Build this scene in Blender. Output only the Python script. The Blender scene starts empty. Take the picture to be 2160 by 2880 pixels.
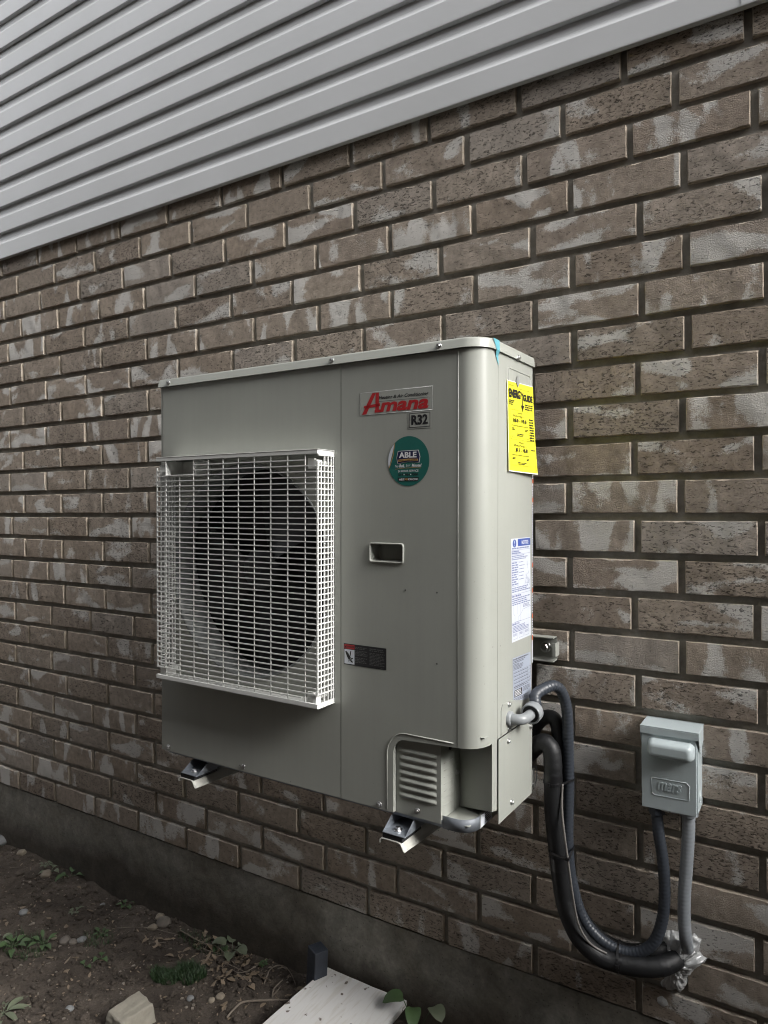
import bpy, bmesh, math, random
from mathutils import Vector, Matrix, noise
R = math.radians
random.seed(7)
scene = bpy.context.scene
C = scene.collection

# ------------------------------------------------------------------ camera
YAW, PIT, ROL = 0.55995, -0.02594, 0.01701
cam_d = bpy.data.cameras.new('camera'); cam = bpy.data.objects.new('camera', cam_d); C.objects.link(cam)
CAM = Vector((2.8936, -1.6659, 1.4742))
_r0 = Vector((math.cos(YAW), math.sin(YAW), 0))
_f = Vector((-math.sin(YAW)*math.cos(PIT), math.cos(YAW)*math.cos(PIT), math.sin(PIT)))
_u0 = Vector((math.sin(YAW)*math.sin(PIT), -math.cos(YAW)*math.sin(PIT), math.cos(PIT)))
_r = _r0*math.cos(ROL) - _u0*math.sin(ROL)
_u = _r0*math.sin(ROL) + _u0*math.cos(ROL)
cam.matrix_world = Matrix(((_r.x, _u.x, -_f.x, CAM.x), (_r.y, _u.y, -_f.y, CAM.y), (_r.z, _u.z, -_f.z, CAM.z), (0, 0, 0, 1)))
cam_d.sensor_fit = 'VERTICAL'; cam_d.sensor_height = 36.0
cam_d.lens = 1989.03/2880*36.0
cam_d.clip_start = 0.02; cam_d.clip_end = 2000
scene.camera = cam

# ------------------------------------------------------------------ sky, sun, exposure
SUN_EL, SUN_AZ = 34.0, 88.0          # azimuth measured from -y (away from the wall) towards +x
sd = Vector((math.sin(R(SUN_AZ))*math.cos(R(SUN_EL)), -math.cos(R(SUN_AZ))*math.cos(R(SUN_EL)), math.sin(R(SUN_EL))))
world = bpy.data.worlds.new('World'); scene.world = world; world.use_nodes = True
wn = world.node_tree; wn.nodes.clear()
sky = wn.nodes.new('ShaderNodeTexSky'); sky.sky_type = 'NISHITA'; sky.sun_disc = False
sky.sun_elevation = R(SUN_EL); sky.sun_rotation = math.atan2(sd.x, sd.y)
sky.air_density = 1.0; sky.dust_density = 6.0; sky.ozone_density = 1.0
hs = wn.nodes.new('ShaderNodeHueSaturation'); hs.inputs['Saturation'].default_value = 0.15
bg = wn.nodes.new('ShaderNodeBackground'); bg.inputs['Strength'].default_value = 0.15
wo = wn.nodes.new('ShaderNodeOutputWorld')
wn.links.new(sky.outputs[0], hs.inputs['Color']); wn.links.new(hs.outputs[0], bg.inputs[0]); wn.links.new(bg.outputs[0], wo.inputs[0])
sl = bpy.data.lights.new('sun', 'SUN'); sl.energy = 0.52; sl.angle = R(20); sl.color = (1.0, 0.975, 0.94)
so = bpy.data.objects.new('sun', sl); C.objects.link(so)
so.rotation_euler = sd.to_track_quat('Z', 'Y').to_euler(); so.location = (6, -4, 8)
vs = scene.view_settings
scene.display_settings.display_device = 'sRGB'
vs.view_transform = 'Standard'; vs.look = 'None'; vs.gamma = 1.0; vs.use_curve_mapping = False
vs.exposure = 1.68
cy = scene.cycles
cy.max_bounces = 8; cy.diffuse_bounces = 4; cy.glossy_bounces = 4; cy.transparent_max_bounces = 8
cy.use_denoising = True
cy.pixel_filter_type = 'BLACKMAN_HARRIS'; cy.filter_width = 1.05
cy.sample_clamp_indirect = 6.0

# ------------------------------------------------------------------ helpers
def link(o, parent=None):
    C.objects.link(o)
    if parent is not None: o.parent = parent
    return o

class MB:
    """collects faces for one mesh object"""
    def __init__(s): s.v = []; s.f = []; s.sm = []
    def add(s, vs_, fs, smooth=False):
        b = len(s.v); s.v += [tuple(p) for p in vs_]
        for f in fs: s.f.append(tuple(i+b for i in f)); s.sm.append(smooth)
        return s
    def box(s, x0, x1, y0, y1, z0, z1, M=None):
        p = [Vector((x, y, z)) for z in (z0, z1) for y in (y0, y1) for x in (x0, x1)]
        if M is not None: p = [M @ q for q in p]
        return s.add(p, [(0, 2, 3, 1), (4, 5, 7, 6), (0, 1, 5, 4), (2, 6, 7, 3), (0, 4, 6, 2), (1, 3, 7, 5)])
    def grid(s, fn, us, vs_, smooth=True, flip=False):
        nu, nv = len(us), len(vs_)
        p = [fn(u, v) for v in vs_ for u in us]
        f = []
        for j in range(nv-1):
            for i in range(nu-1):
                q = (j*nu+i, j*nu+i+1, (j+1)*nu+i+1, (j+1)*nu+i)
                f.append(q[::-1] if flip else q)
        return s.add(p, f, smooth)
    def poly(s, pts): return s.add(pts, [tuple(range(len(pts)))])
    def prism(s, pts, d, smooth=False):
        """closed outline pts extruded along vector d"""
        d = Vector(d); n = len(pts); a = [Vector(p) for p in pts]; b = [p+d for p in a]
        s.add(a+b, [tuple(range(n))[::-1], tuple(range(n, 2*n))])
        s.add(a+b, [(i, (i+1) % n, n+(i+1) % n, n+i) for i in range(n)], smooth)
        return s
    def lathe(s, prof, M, seg=24, smooth=True, closed=False):
        """prof: (r, h) list around the local z axis of M"""
        vs_ = []
        for (r, h) in prof:
            for k in range(seg):
                a = 2*math.pi*k/seg; vs_.append(M @ Vector((r*math.cos(a), r*math.sin(a), h)))
        f = []
        for j in range(len(prof)-1):
            for k in range(seg): f.append((j*seg+k, j*seg+(k+1) % seg, (j+1)*seg+(k+1) % seg, (j+1)*seg+k))
        return s.add(vs_, f, smooth)
    def disc(s, r, h, M, seg=24):
        return s.add([M @ Vector((r*math.cos(2*math.pi*k/seg), r*math.sin(2*math.pi*k/seg), h)) for k in range(seg)], [tuple(range(seg))])
    def tube(s, path, r, seg=12, smooth=True, cap=True, rfn=None, square=None):
        path = [Vector(p) for p in path]; n = len(path)
        tang = []
        for i in range(n):
            t = path[min(i+1, n-1)]-path[max(i-1, 0)]
            tang.append(t.normalized() if t.length > 1e-9 else Vector((0, 0, 1)))
        up = Vector((0, 0, 1)) if abs(tang[0].z) < .9 else Vector((0, 1, 0))
        vs_ = []; nrm = (up - tang[0]*up.dot(tang[0])).normalized()
        for i in range(n):
            nrm = (nrm - tang[i]*nrm.dot(tang[i])).normalized(); bi = tang[i].cross(nrm)
            rr = rfn(i) if rfn else r
            if square:
                w, h = square
                for (a, b) in ((-w, -h), (w, -h), (w, h), (-w, h)): vs_.append(path[i]+bi*a+nrm*b)
            else:
                for k in range(seg):
                    a = 2*math.pi*k/seg; vs_.append(path[i]+(nrm*math.cos(a)+bi*math.sin(a))*rr)
        sg = 4 if square else seg
        f = [(i*sg+k, i*sg+(k+1) % sg, (i+1)*sg+(k+1) % sg, (i+1)*sg+k) for i in range(n-1) for k in range(sg)]
        if cap: f += [tuple(range(sg))[::-1], tuple((n-1)*sg+k for k in range(sg))]
        return s.add(vs_, f, smooth and not square)
    def mesh(s, name):
        me = bpy.data.meshes.new(name); me.from_pydata(s.v, [], s.f)
        me.polygons.foreach_set('use_smooth', s.sm); me.update()
        return me
    def build(s, name, mat, parent=None, merge=False, recalc=True):
        me = s.mesh(name)
        if merge or recalc:
            bm = bmesh.new(); bm.from_mesh(me)
            if merge: bmesh.ops.remove_doubles(bm, verts=bm.verts, dist=1e-5)
            if recalc: bmesh.ops.recalc_face_normals(bm, faces=bm.faces)
            bm.to_mesh(me); bm.free()
        me.materials.append(mat)
        return link(bpy.data.objects.new(name, me), parent)

def bev(o, w, seg=2, angle=35):
    m = o.modifiers.new('bevel', 'BEVEL'); m.width = w; m.segments = seg; m.limit_method = 'ANGLE'; m.angle_limit = R(angle)
    m.harden_normals = False
    return o
def tag(o, label, cat, group=None, kind=None):
    if label: o['label'] = label
    if cat: o['category'] = cat
    if group: o['group'] = group
    if kind: o['kind'] = kind
    return o
def empty(name, loc=(0, 0, 0)):
    o = bpy.data.objects.new(name, None); o.location = loc; o.empty_display_size = .05
    return link(o)
def smooth_path(pts, n=8):
    """Catmull-Rom through pts"""
    P = [Vector(p) for p in pts]; out = []
    for i in range(len(P)-1):
        p0, p1, p2, p3 = P[max(i-1, 0)], P[i], P[i+1], P[min(i+2, len(P)-1)]
        for k in range(n):
            t = k/n
            out.append(0.5*((2*p1)+(p2-p0)*t+(2*p0-5*p1+4*p2-p3)*t*t+(3*p1-p0-3*p2+p3)*t**3))
    out.append(P[-1]); return out
def T(loc, rot=(0, 0, 0), order='XYZ'):
    from mathutils import Euler
    return Matrix.Translation(loc) @ Euler(rot, order).to_matrix().to_4x4()
MX = Matrix(((0, 0, 1, 0), (0, 1, 0, 0), (-1, 0, 0, 0), (0, 0, 0, 1)))      # local z -> +x
MY = Matrix(((1, 0, 0, 0), (0, 0, 1, 0), (0, -1, 0, 0), (0, 0, 0, 1)))      # local z -> +y
MF = Matrix(((1, 0, 0, 0), (0, 0, -1, 0), (0, 1, 0, 0), (0, 0, 0, 1)))      # local z -> -y

# ------------------------------------------------------------------ materials
def nt(name):
    m = bpy.data.materials.new(name); m.use_nodes = True
    t = m.node_tree; b = t.nodes['Principled BSDF']
    return m, t, b
def N(t, typ, **kw):
    n = t.nodes.new(typ)
    for k, v in kw.items():
        if k in n.inputs: n.inputs[k].default_value = v
        else: setattr(n, k, v)
    return n
def simple(name, col, rough=.5, metal=0., bump=0., bscale=200., var=0., vscale=8., spec=.5, dist=.001, coat=0.):
    m, t, b = nt(name)
    b.inputs['Base Color'].default_value = (*col, 1); b.inputs['Roughness'].default_value = rough
    b.inputs['Metallic'].default_value = metal; b.inputs['Specular IOR Level'].default_value = spec
    b.inputs['Coat Weight'].default_value = coat
    tc = N(t, 'ShaderNodeTexCoord')
    if var > 0:
        n = N(t, 'ShaderNodeTexNoise', Scale=vscale, Detail=5.0, Roughness=.6)
        t.links.new(tc.outputs['Object'], n.inputs['Vector'])
        mr = N(t, 'ShaderNodeMapRange'); mr.inputs['From Min'].default_value = .25; mr.inputs['From Max'].default_value = .75
        mr.inputs['To Min'].default_value = 1-var; mr.inputs['To Max'].default_value = 1+var
        t.links.new(n.outputs['Fac'], mr.inputs['Value'])
        mx = N(t, 'ShaderNodeVectorMath', operation='SCALE'); mx.inputs[0].default_value = col
        t.links.new(mr.outputs[0], mx.inputs['Scale']); t.links.new(mx.outputs[0], b.inputs['Base Color'])
    if bump > 0:
        n2 = N(t, 'ShaderNodeTexNoise', Scale=bscale, Detail=4.0)
        t.links.new(tc.outputs['Object'], n2.inputs['Vector'])
        bp = N(t, 'ShaderNodeBump', Strength=bump, Distance=dist)
        t.links.new(n2.outputs['Fac'], bp.inputs['Height']); t.links.new(bp.outputs[0], b.inputs['Normal'])
    return m

def brick_material():
    m, t, b = nt('brick_clay')
    b.inputs['Roughness'].default_value = .92; b.inputs['Specular IOR Level'].default_value = .25
    L = t.links.new
    geo = N(t, 'ShaderNodeNewGeometry'); oi = N(t, 'ShaderNodeObjectInfo'); tin = N(t, 'ShaderNodeAttribute', attribute_name='tint')
    ad = N(t, 'ShaderNodeMath', operation='ADD'); L(tin.outputs['Fac'], ad.inputs[0]); L(oi.outputs['Random'], ad.inputs[1])
    fr = N(t, 'ShaderNodeMath', operation='FRACT'); L(ad.outputs[0], fr.inputs[0])
    sc = N(t, 'ShaderNodeMath', operation='MULTIPLY'); L(fr.outputs[0], sc.inputs[0]); sc.inputs[1].default_value = 61.0
    off = N(t, 'ShaderNodeCombineXYZ'); L(sc.outputs[0], off.inputs[0]); L(sc.outputs[0], off.inputs[1]); L(fr.outputs[0], off.inputs[2])
    pos = N(t, 'ShaderNodeVectorMath', operation='ADD'); L(geo.outputs['Position'], pos.inputs[0]); L(off.outputs[0], pos.inputs[1])
    # second random
    r2 = N(t, 'ShaderNodeTexWhiteNoise', noise_dimensions='1D'); L(sc.outputs[0], r2.inputs['W'])
    # base tint
    cr = N(t, 'ShaderNodeValToRGB'); L(fr.outputs[0], cr.inputs[0])
    e = cr.color_ramp; e.interpolation = 'LINEAR'
    cols = [(0, (.285, .233, .185)), (.15, (.325, .272, .220)), (.3, (.300, .253, .208)), (.45, (.345, .291, .238)), (.6, (.290, .242, .199)), (.75, (.340, .290, .240)), (.9, (.270, .221, .179)), (1, (.315, .261, .208))]
    e.elements[0].position = 0; e.elements[0].color = (*cols[0][1], 1)
    e.elements[1].position = 1; e.elements[1].color = (*cols[-1][1], 1)
    for p, c in cols[1:-1]:
        q = e.elements.new(p); q.color = (*c, 1)
    # mottling
    mo = N(t, 'ShaderNodeTexNoise', Scale=55.0, Detail=5.0, Roughness=.65); L(pos.outputs[0], mo.inputs['Vector'])
    mmr = N(t, 'ShaderNodeMapRange'); mmr.inputs['From Min'].default_value = .3; mmr.inputs['From Max'].default_value = .7
    mmr.inputs['To Min'].default_value = .78; mmr.inputs['To Max'].default_value = 1.22; L(mo.outputs['Fac'], mmr.inputs['Value'])
    bc = N(t, 'ShaderNodeVectorMath', operation='SCALE'); L(cr.outputs[0], bc.inputs[0]); L(mmr.outputs[0], bc.inputs['Scale'])
    # pale flashes: flames running up or swooping along, one kind per brick
    def flash(scale, sx, sz, dist):
        mp = N(t, 'ShaderNodeMapping'); mp.inputs['Scale'].default_value = (sx, 0.4, sz); L(pos.outputs[0], mp.inputs['Vector'])
        n = N(t, 'ShaderNodeTexNoise', Scale=scale, Detail=1.0, Roughness=.4, Distortion=dist); L(mp.outputs[0], n.inputs['Vector'])
        return n
    f1 = flash(12, 1.5, .65, .35); f2 = flash(12, .62, 1.4, .5)
    sel = N(t, 'ShaderNodeMath', operation='GREATER_THAN'); L(r2.outputs['Value'], sel.inputs[0]); sel.inputs[1].default_value = .38
    mx = N(t, 'ShaderNodeMix'); L(sel.outputs[0], mx.inputs[0]); L(f1.outputs['Fac'], mx.inputs[2]); L(f2.outputs['Fac'], mx.inputs[3])
    # grainy edge of the flash
    fine = N(t, 'ShaderNodeTexNoise', Scale=420.0, Detail=3.0); L(pos.outputs[0], fine.inputs['Vector'])
    fm = N(t, 'ShaderNodeMath', operation='MULTIPLY_ADD'); L(fine.outputs['Fac'], fm.inputs[0]); fm.inputs[1].default_value = .16; L(mx.outputs[0], fm.inputs[2])
    rag = N(t, 'ShaderNodeTexNoise', Scale=75.0, Detail=4.0, Roughness=.65); L(pos.outputs[0], rag.inputs['Vector'])
    fm2 = N(t, 'ShaderNodeMath', operation='MULTIPLY_ADD'); L(rag.outputs['Fac'], fm2.inputs[0]); fm2.inputs[1].default_value = .22; L(fm.outputs[0], fm2.inputs[2])
    th = N(t, 'ShaderNodeMapRange'); th.inputs['To Min'].default_value = .695; th.inputs['To Max'].default_value = .82; L(r2.outputs['Color'], th.inputs['Value'])
    sb = N(t, 'ShaderNodeMath', operation='SUBTRACT'); L(fm2.outputs[0], sb.inputs[0]); L(th.outputs[0], sb.inputs[1])
    fr2 = N(t, 'ShaderNodeMapRange'); fr2.inputs['From Min'].default_value = -.02; fr2.inputs['From Max'].default_value = .075
    fr2.interpolation_type = 'SMOOTHSTEP'; L(sb.outputs[0], fr2.inputs['Value'])
    fs = N(t, 'ShaderNodeMath', operation='MULTIPLY'); L(fr2.outputs[0], fs.inputs[0]); fs.inputs[1].default_value = .85
    c1 = N(t, 'ShaderNodeMix', data_type='RGBA'); L(fs.outputs[0], c1.inputs[0]); L(bc.outputs[0], c1.inputs[6]); c1.inputs[7].default_value = (.60, .585, .555, 1)
    # overall smoky grey bricks
    gr = N(t, 'ShaderNodeMapRange'); gr.inputs['From Min'].default_value = .80; gr.inputs['From Max'].default_value = .98; gr.inputs['To Max'].default_value = .38
    L(r2.outputs['Value'], gr.inputs['Value'])
    c2 = N(t, 'ShaderNodeMix', data_type='RGBA'); L(gr.outputs[0], c2.inputs[0]); L(c1.outputs[2], c2.inputs[6]); c2.inputs[7].default_value = (.37, .35, .325, 1)
    # torn pits, drawn out sideways
    mp = N(t, 'ShaderNodeMapping'); mp.inputs['Scale'].default_value = (.42, 1, 1.0); L(pos.outputs[0], mp.inputs['Vector'])
    pit = N(t, 'ShaderNodeTexNoise', Scale=235.0, Detail=5.0, Roughness=.66, Distortion=.9); L(mp.outputs[0], pit.inputs['Vector'])
    pr = N(t, 'ShaderNodeMapRange'); pr.inputs['From Min'].default_value = .0; pr.inputs['From Max'].default_value = .065
    sx_ = N(t, 'ShaderNodeSeparateColor'); L(r2.outputs['Color'], sx_.inputs[0])
    pth = N(t, 'ShaderNodeMapRange'); pth.inputs['To Min'].default_value = .315; pth.inputs['To Max'].default_value = .400; L(sx_.outputs['Green'], pth.inputs['Value'])
    psb = N(t, 'ShaderNodeMath', operation='SUBTRACT'); L(pit.outputs['Fac'], psb.inputs[0]); L(pth.outputs[0], psb.inputs[1]); L(psb.outputs[0], pr.inputs['Value'])
    pv = N(t, 'ShaderNodeMath', operation='MULTIPLY_ADD'); L(pr.outputs[0], pv.inputs[0]); pv.inputs[1].default_value = .68; pv.inputs[2].default_value = .32
    c3 = N(t, 'ShaderNodeVectorMath', operation='SCALE'); L(c2.outputs[2], c3.inputs[0]); L(pv.outputs[0], c3.inputs['Scale'])
    # chipped edges are paler tan; light from the side is painted into brick ends
    at = N(t, 'ShaderNodeAttribute', attribute_name='edge')
    en = N(t, 'ShaderNodeMath', operation='MULTIPLY'); L(at.outputs['Fac'], en.inputs[0]); L(mmr.outputs[0], en.inputs[1])
    es = N(t, 'ShaderNodeMath', operation='MULTIPLY'); L(en.outputs[0], es.inputs[0]); es.inputs[1].default_value = .8
    c4 = N(t, 'ShaderNodeMix', data_type='RGBA'); c4.clamp_factor = True; L(es.outputs[0], c4.inputs[0]); L(c3.outputs[0], c4.inputs[6]); c4.inputs[7].default_value = (.52, .45, .36, 1)
    L(c4.outputs[2], b.inputs['Base Color'])
    hh = N(t, 'ShaderNodeMath', operation='MULTIPLY_ADD'); L(pr.outputs[0], hh.inputs[0]); hh.inputs[1].default_value = .7; L(fine.outputs['Fac'], hh.inputs[2])
    h2 = N(t, 'ShaderNodeMath', operation='MULTIPLY_ADD'); L(mo.outputs['Fac'], h2.inputs[0]); h2.inputs[1].default_value = 1.0; L(hh.outputs[0], h2.inputs[2])
    bp = N(t, 'ShaderNodeBump', Strength=1.0, Distance=.0034); L(h2.outputs[0], bp.inputs['Height']); L(bp.outputs[0], b.inputs['Normal'])
    return m

def mortar_material():
    m, t, b = nt('mortar'); L = t.links.new
    b.inputs['Roughness'].default_value = .95
    geo = N(t, 'ShaderNodeNewGeometry')
    n = N(t, 'ShaderNodeTexNoise', Scale=35.0, Detail=6.0, Roughness=.7); L(geo.outputs['Position'], n.inputs['Vector'])
    cr = N(t, 'ShaderNodeValToRGB'); L(n.outputs['Fac'], cr.inputs[0])
    cr.color_ramp.elements[0].position = .3; cr.color_ramp.elements[0].color = (.21, .196, .168, 1)
    cr.color_ramp.elements[1].position = .7; cr.color_ramp.elements[1].color = (.34, .322, .285, 1)
    L(cr.outputs[0], b.inputs['Base Color'])
    f = N(t, 'ShaderNodeTexNoise', Scale=500.0, Detail=3.0); L(geo.outputs['Position'], f.inputs['Vector'])
    s = N(t, 'ShaderNodeMath', operation='ADD'); L(f.outputs['Fac'], s.inputs[0]); L(n.outputs['Fac'], s.inputs[1])
    bp = N(t, 'ShaderNodeBump', Strength=.7, Distance=.0015); L(s.outputs[0], bp.inputs['Height']); L(bp.outputs[0], b.inputs['Normal'])
    return m

def siding_material():
    m, t, b = nt('vinyl_siding'); L = t.links.new
    b.inputs['Roughness'].default_value = .36; b.inputs['Specular IOR Level'].default_value = .55
    geo = N(t, 'ShaderNodeNewGeometry')
    n = N(t, 'ShaderNodeTexNoise', Scale=3.0, Detail=4.0); L(geo.outputs['Position'], n.inputs['Vector'])
    cr = N(t, 'ShaderNodeValToRGB'); L(n.outputs['Fac'], cr.inputs[0])
    cr.color_ramp.elements[0].position = .3; cr.color_ramp.elements[0].color = (.53, .54, .545, 1)
    cr.color_ramp.elements[1].position = .7; cr.color_ramp.elements[1].color = (.57, .58, .59, 1)
    L(cr.outputs[0], b.inputs['Base Color'])
    mp = N(t, 'ShaderNodeMapping'); mp.inputs['Scale'].default_value = (.12, 1, 1); L(geo.outputs['Position'], mp.inputs['Vector'])
    g = N(t, 'ShaderNodeTexNoise', Scale=420.0, Detail=3.0, Distortion=.4); L(mp.outputs[0], g.inputs['Vector'])
    bp = N(t, 'ShaderNodeBump', Strength=.22, Distance=.0006); L(g.outputs['Fac'], bp.inputs['Height']); L(bp.outputs[0], b.inputs['Normal'])
    return m

def concrete_material():
    m, t, b = nt('foundation_concrete'); L = t.links.new
    b.inputs['Roughness'].default_value = .9
    geo = N(t, 'ShaderNodeNewGeometry')
    n = N(t, 'ShaderNodeTexNoise', Scale=5.0, Detail=7.0, Roughness=.6); L(geo.outputs['Position'], n.inputs['Vector'])
    cr = N(t, 'ShaderNodeValToRGB'); L(n.outputs['Fac'], cr.inputs[0])
    cr.color_ramp.elements[0].position = .3; cr.color_ramp.elements[0].color = (.135, .122, .096, 1)
    cr.color_ramp.elements[1].position = .7; cr.color_ramp.elements[1].color = (.25, .243, .215, 1)
    # soil stain rising from the ground, with a wandering upper edge
    sp = N(t, 'ShaderNodeSeparateXYZ'); L(geo.outputs['Position'], sp.inputs[0])
    n2 = N(t, 'ShaderNodeTexNoise', Scale=2.6, Detail=3.0); L(geo.outputs['Position'], n2.inputs['Vector'])
    ma = N(t, 'ShaderNodeMath', operation='MULTIPLY_ADD'); L(n2.outputs['Fac'], ma.inputs[0]); ma.inputs[1].default_value = -.22; L(sp.outputs['Z'], ma.inputs[2])
    mr = N(t, 'ShaderNodeMapRange'); mr.inputs['From Min'].default_value = -.05; mr.inputs['From Max'].default_value = .06; mr.inputs['To Min'].default_value = .92; mr.inputs['To Max'].default_value = 0
    L(ma.outputs[0], mr.inputs['Value'])
    c = N(t, 'ShaderNodeMix', data_type='RGBA'); L(mr.outputs[0], c.inputs[0]); L(cr.outputs[0], c.inputs[6]); c.inputs[7].default_value = (.050, .040, .029, 1)
    L(c.outputs[2], b.inputs['Base Color'])
    f = N(t, 'ShaderNodeTexNoise', Scale=95.0, Detail=7.0, Roughness=.75); L(geo.outputs['Position'], f.inputs['Vector'])
    fr_ = N(t, 'ShaderNodeMapRange'); fr_.inputs['From Min'].default_value = .3; fr_.inputs['From Max'].default_value = .7; fr_.inputs['To Min'].default_value = .80; fr_.inputs['To Max'].default_value = 1.2; L(f.outputs['Fac'], fr_.inputs['Value'])
    md = N(t, 'ShaderNodeTexNoise', Scale=17.0, Detail=6.0, Roughness=.7, Distortion=.5); L(geo.outputs['Position'], md.inputs['Vector'])
    mr2 = N(t, 'ShaderNodeMapRange'); mr2.inputs['From Min'].default_value = .3; mr2.inputs['From Max'].default_value = .7; mr2.inputs['To Min'].default_value = .68; mr2.inputs['To Max'].default_value = 1.35; L(md.outputs['Fac'], mr2.inputs['Value'])
    po_ = N(t, 'ShaderNodeTexVoronoi', Scale=70.0); L(geo.outputs['Position'], po_.inputs['Vector'])
    pr_ = N(t, 'ShaderNodeMapRange'); pr_.inputs['From Min'].default_value = .06; pr_.inputs['From Max'].default_value = .16; pr_.inputs['To Min'].default_value = .45; L(po_.outputs['Distance'], pr_.inputs['Value'])
    m1 = N(t, 'ShaderNodeMath', operation='MULTIPLY'); L(fr_.outputs[0], m1.inputs[0]); L(mr2.outputs[0], m1.inputs[1])
    m2 = N(t, 'ShaderNodeMath', operation='MULTIPLY'); L(m1.outputs[0], m2.inputs[0]); L(pr_.outputs[0], m2.inputs[1])
    cs = N(t, 'ShaderNodeVectorMath', operation='SCALE'); L(c.outputs[2], cs.inputs[0]); L(m2.outputs[0], cs.inputs['Scale']); L(cs.outputs[0], b.inputs['Base Color'])
    bp = N(t, 'ShaderNodeBump', Strength=.8, Distance=.003); L(f.outputs['Fac'], bp.inputs['Height']); L(bp.outputs[0], b.inputs['Normal'])
    return m

def soil_material():
    m, t, b = nt('bare_soil'); L = t.links.new
    b.inputs['Roughness'].default_value = .95; b.inputs['Specular IOR Level'].default_value = .2
    geo = N(t, 'ShaderNodeNewGeometry')
    n = N(t, 'ShaderNodeTexNoise', Scale=7.0, Detail=8.0, Roughness=.7); L(geo.outputs['Position'], n.inputs['Vector'])
    cr = N(t, 'ShaderNodeValToRGB'); L(n.outputs['Fac'], cr.inputs[0])
    e = cr.color_ramp; e.elements[0].position = .3; e.elements[0].color = (.038, .031, .025, 1); e.elements[1].position = .72; e.elements[1].color = (.125, .105, .087, 1)
    q = e.elements.new(.5); q.color = (.068, .056, .046, 1)
    f = N(t, 'ShaderNodeTexNoise', Scale=170.0, Detail=6.0, Roughness=.75); L(geo.outputs['Position'], f.inputs['Vector'])
    mr = N(t, 'ShaderNodeMapRange'); mr.inputs['From Min'].default_value = .3; mr.inputs['From Max'].default_value = .7; mr.inputs['To Min'].default_value = .6; mr.inputs['To Max'].default_value = 1.4
    L(f.outputs['Fac'], mr.inputs['Value'])
    s = N(t, 'ShaderNodeVectorMath', operation='SCALE'); L(cr.outputs[0], s.inputs[0]); L(mr.outputs[0], s.inputs['Scale'])
    L(s.outputs[0], b.inputs['Base Color'])
    bp = N(t, 'ShaderNodeBump', Strength=1.0, Distance=.006); L(f.outputs['Fac'], bp.inputs['Height']); L(bp.outputs[0], b.inputs['Normal'])
    return m

def board_material():
    m, t, b = nt('weathered_board'); L = t.links.new
    b.inputs['Roughness'].default_value = .75
    tc = N(t, 'ShaderNodeTexCoord')
    mp = N(t, 'ShaderNodeMapping'); mp.inputs['Scale'].default_value = (1, .12, 1); mp.inputs['Rotation'].default_value = (0, 0, .35); L(tc.outputs['Object'], mp.inputs['Vector'])
    g = N(t, 'ShaderNodeTexNoise', Scale=60.0, Detail=5.0, Distortion=1.4); L(mp.outputs[0], g.inputs['Vector'])
    cr = N(t, 'ShaderNodeValToRGB'); L(g.outputs['Fac'], cr.inputs[0])
    cr.color_ramp.elements[0].position = .33; cr.color_ramp.elements[0].color = (.49, .475, .45, 1)
    cr.color_ramp.elements[1].position = .5; cr.color_ramp.elements[1].color = (.55, .545, .535, 1)
    d = N(t, 'ShaderNodeTexNoise', Scale=38.0, Detail=3.0); L(tc.outputs['Object'], d.inputs['Vector'])
    dr = N(t, 'ShaderNodeMapRange'); dr.inputs['From Min'].default_value = .66; dr.inputs['From Max'].default_value = .71; L(d.outputs['Fac'], dr.inputs['Value'])
    c = N(t, 'ShaderNodeMix', data_type='RGBA'); L(dr.outputs[0], c.inputs[0]); L(cr.outputs[0], c.inputs[6]); c.inputs[7].default_value = (.12, .10, .085, 1)
    L(c.outputs[2], b.inputs['Base Color'])
    bp = N(t, 'ShaderNodeBump', Strength=.3, Distance=.001); L(g.outputs['Fac'], bp.inputs['Height']); L(bp.outputs[0], b.inputs['Normal'])
    return m

def leaf_material(name, c0, c1):
    m, t, b = nt(name); L = t.links.new
    b.inputs['Roughness'].default_value = .55
    geo = N(t, 'ShaderNodeNewGeometry')
    n = N(t, 'ShaderNodeTexNoise', Scale=60.0, Detail=3.0); L(geo.outputs['Position'], n.inputs['Vector'])
    ad = N(t, 'ShaderNodeMath', operation='MULTIPLY_ADD'); L(geo.outputs['Random Per Island'], ad.inputs[0]); ad.inputs[1].default_value = .6; 
    sc = N(t, 'ShaderNodeMath', operation='MULTIPLY'); L(n.outputs['Fac'], sc.inputs[0]); sc.inputs[1].default_value = .5; L(sc.outputs[0], ad.inputs[2])
    c = N(t, 'ShaderNodeMix', data_type='RGBA'); L(ad.outputs[0], c.inputs[0]); c.inputs[6].default_value = (*c0, 1); c.inputs[7].default_value = (*c1, 1)
    L(c.outputs[2], b.inputs['Base Color'])
    return m

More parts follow.
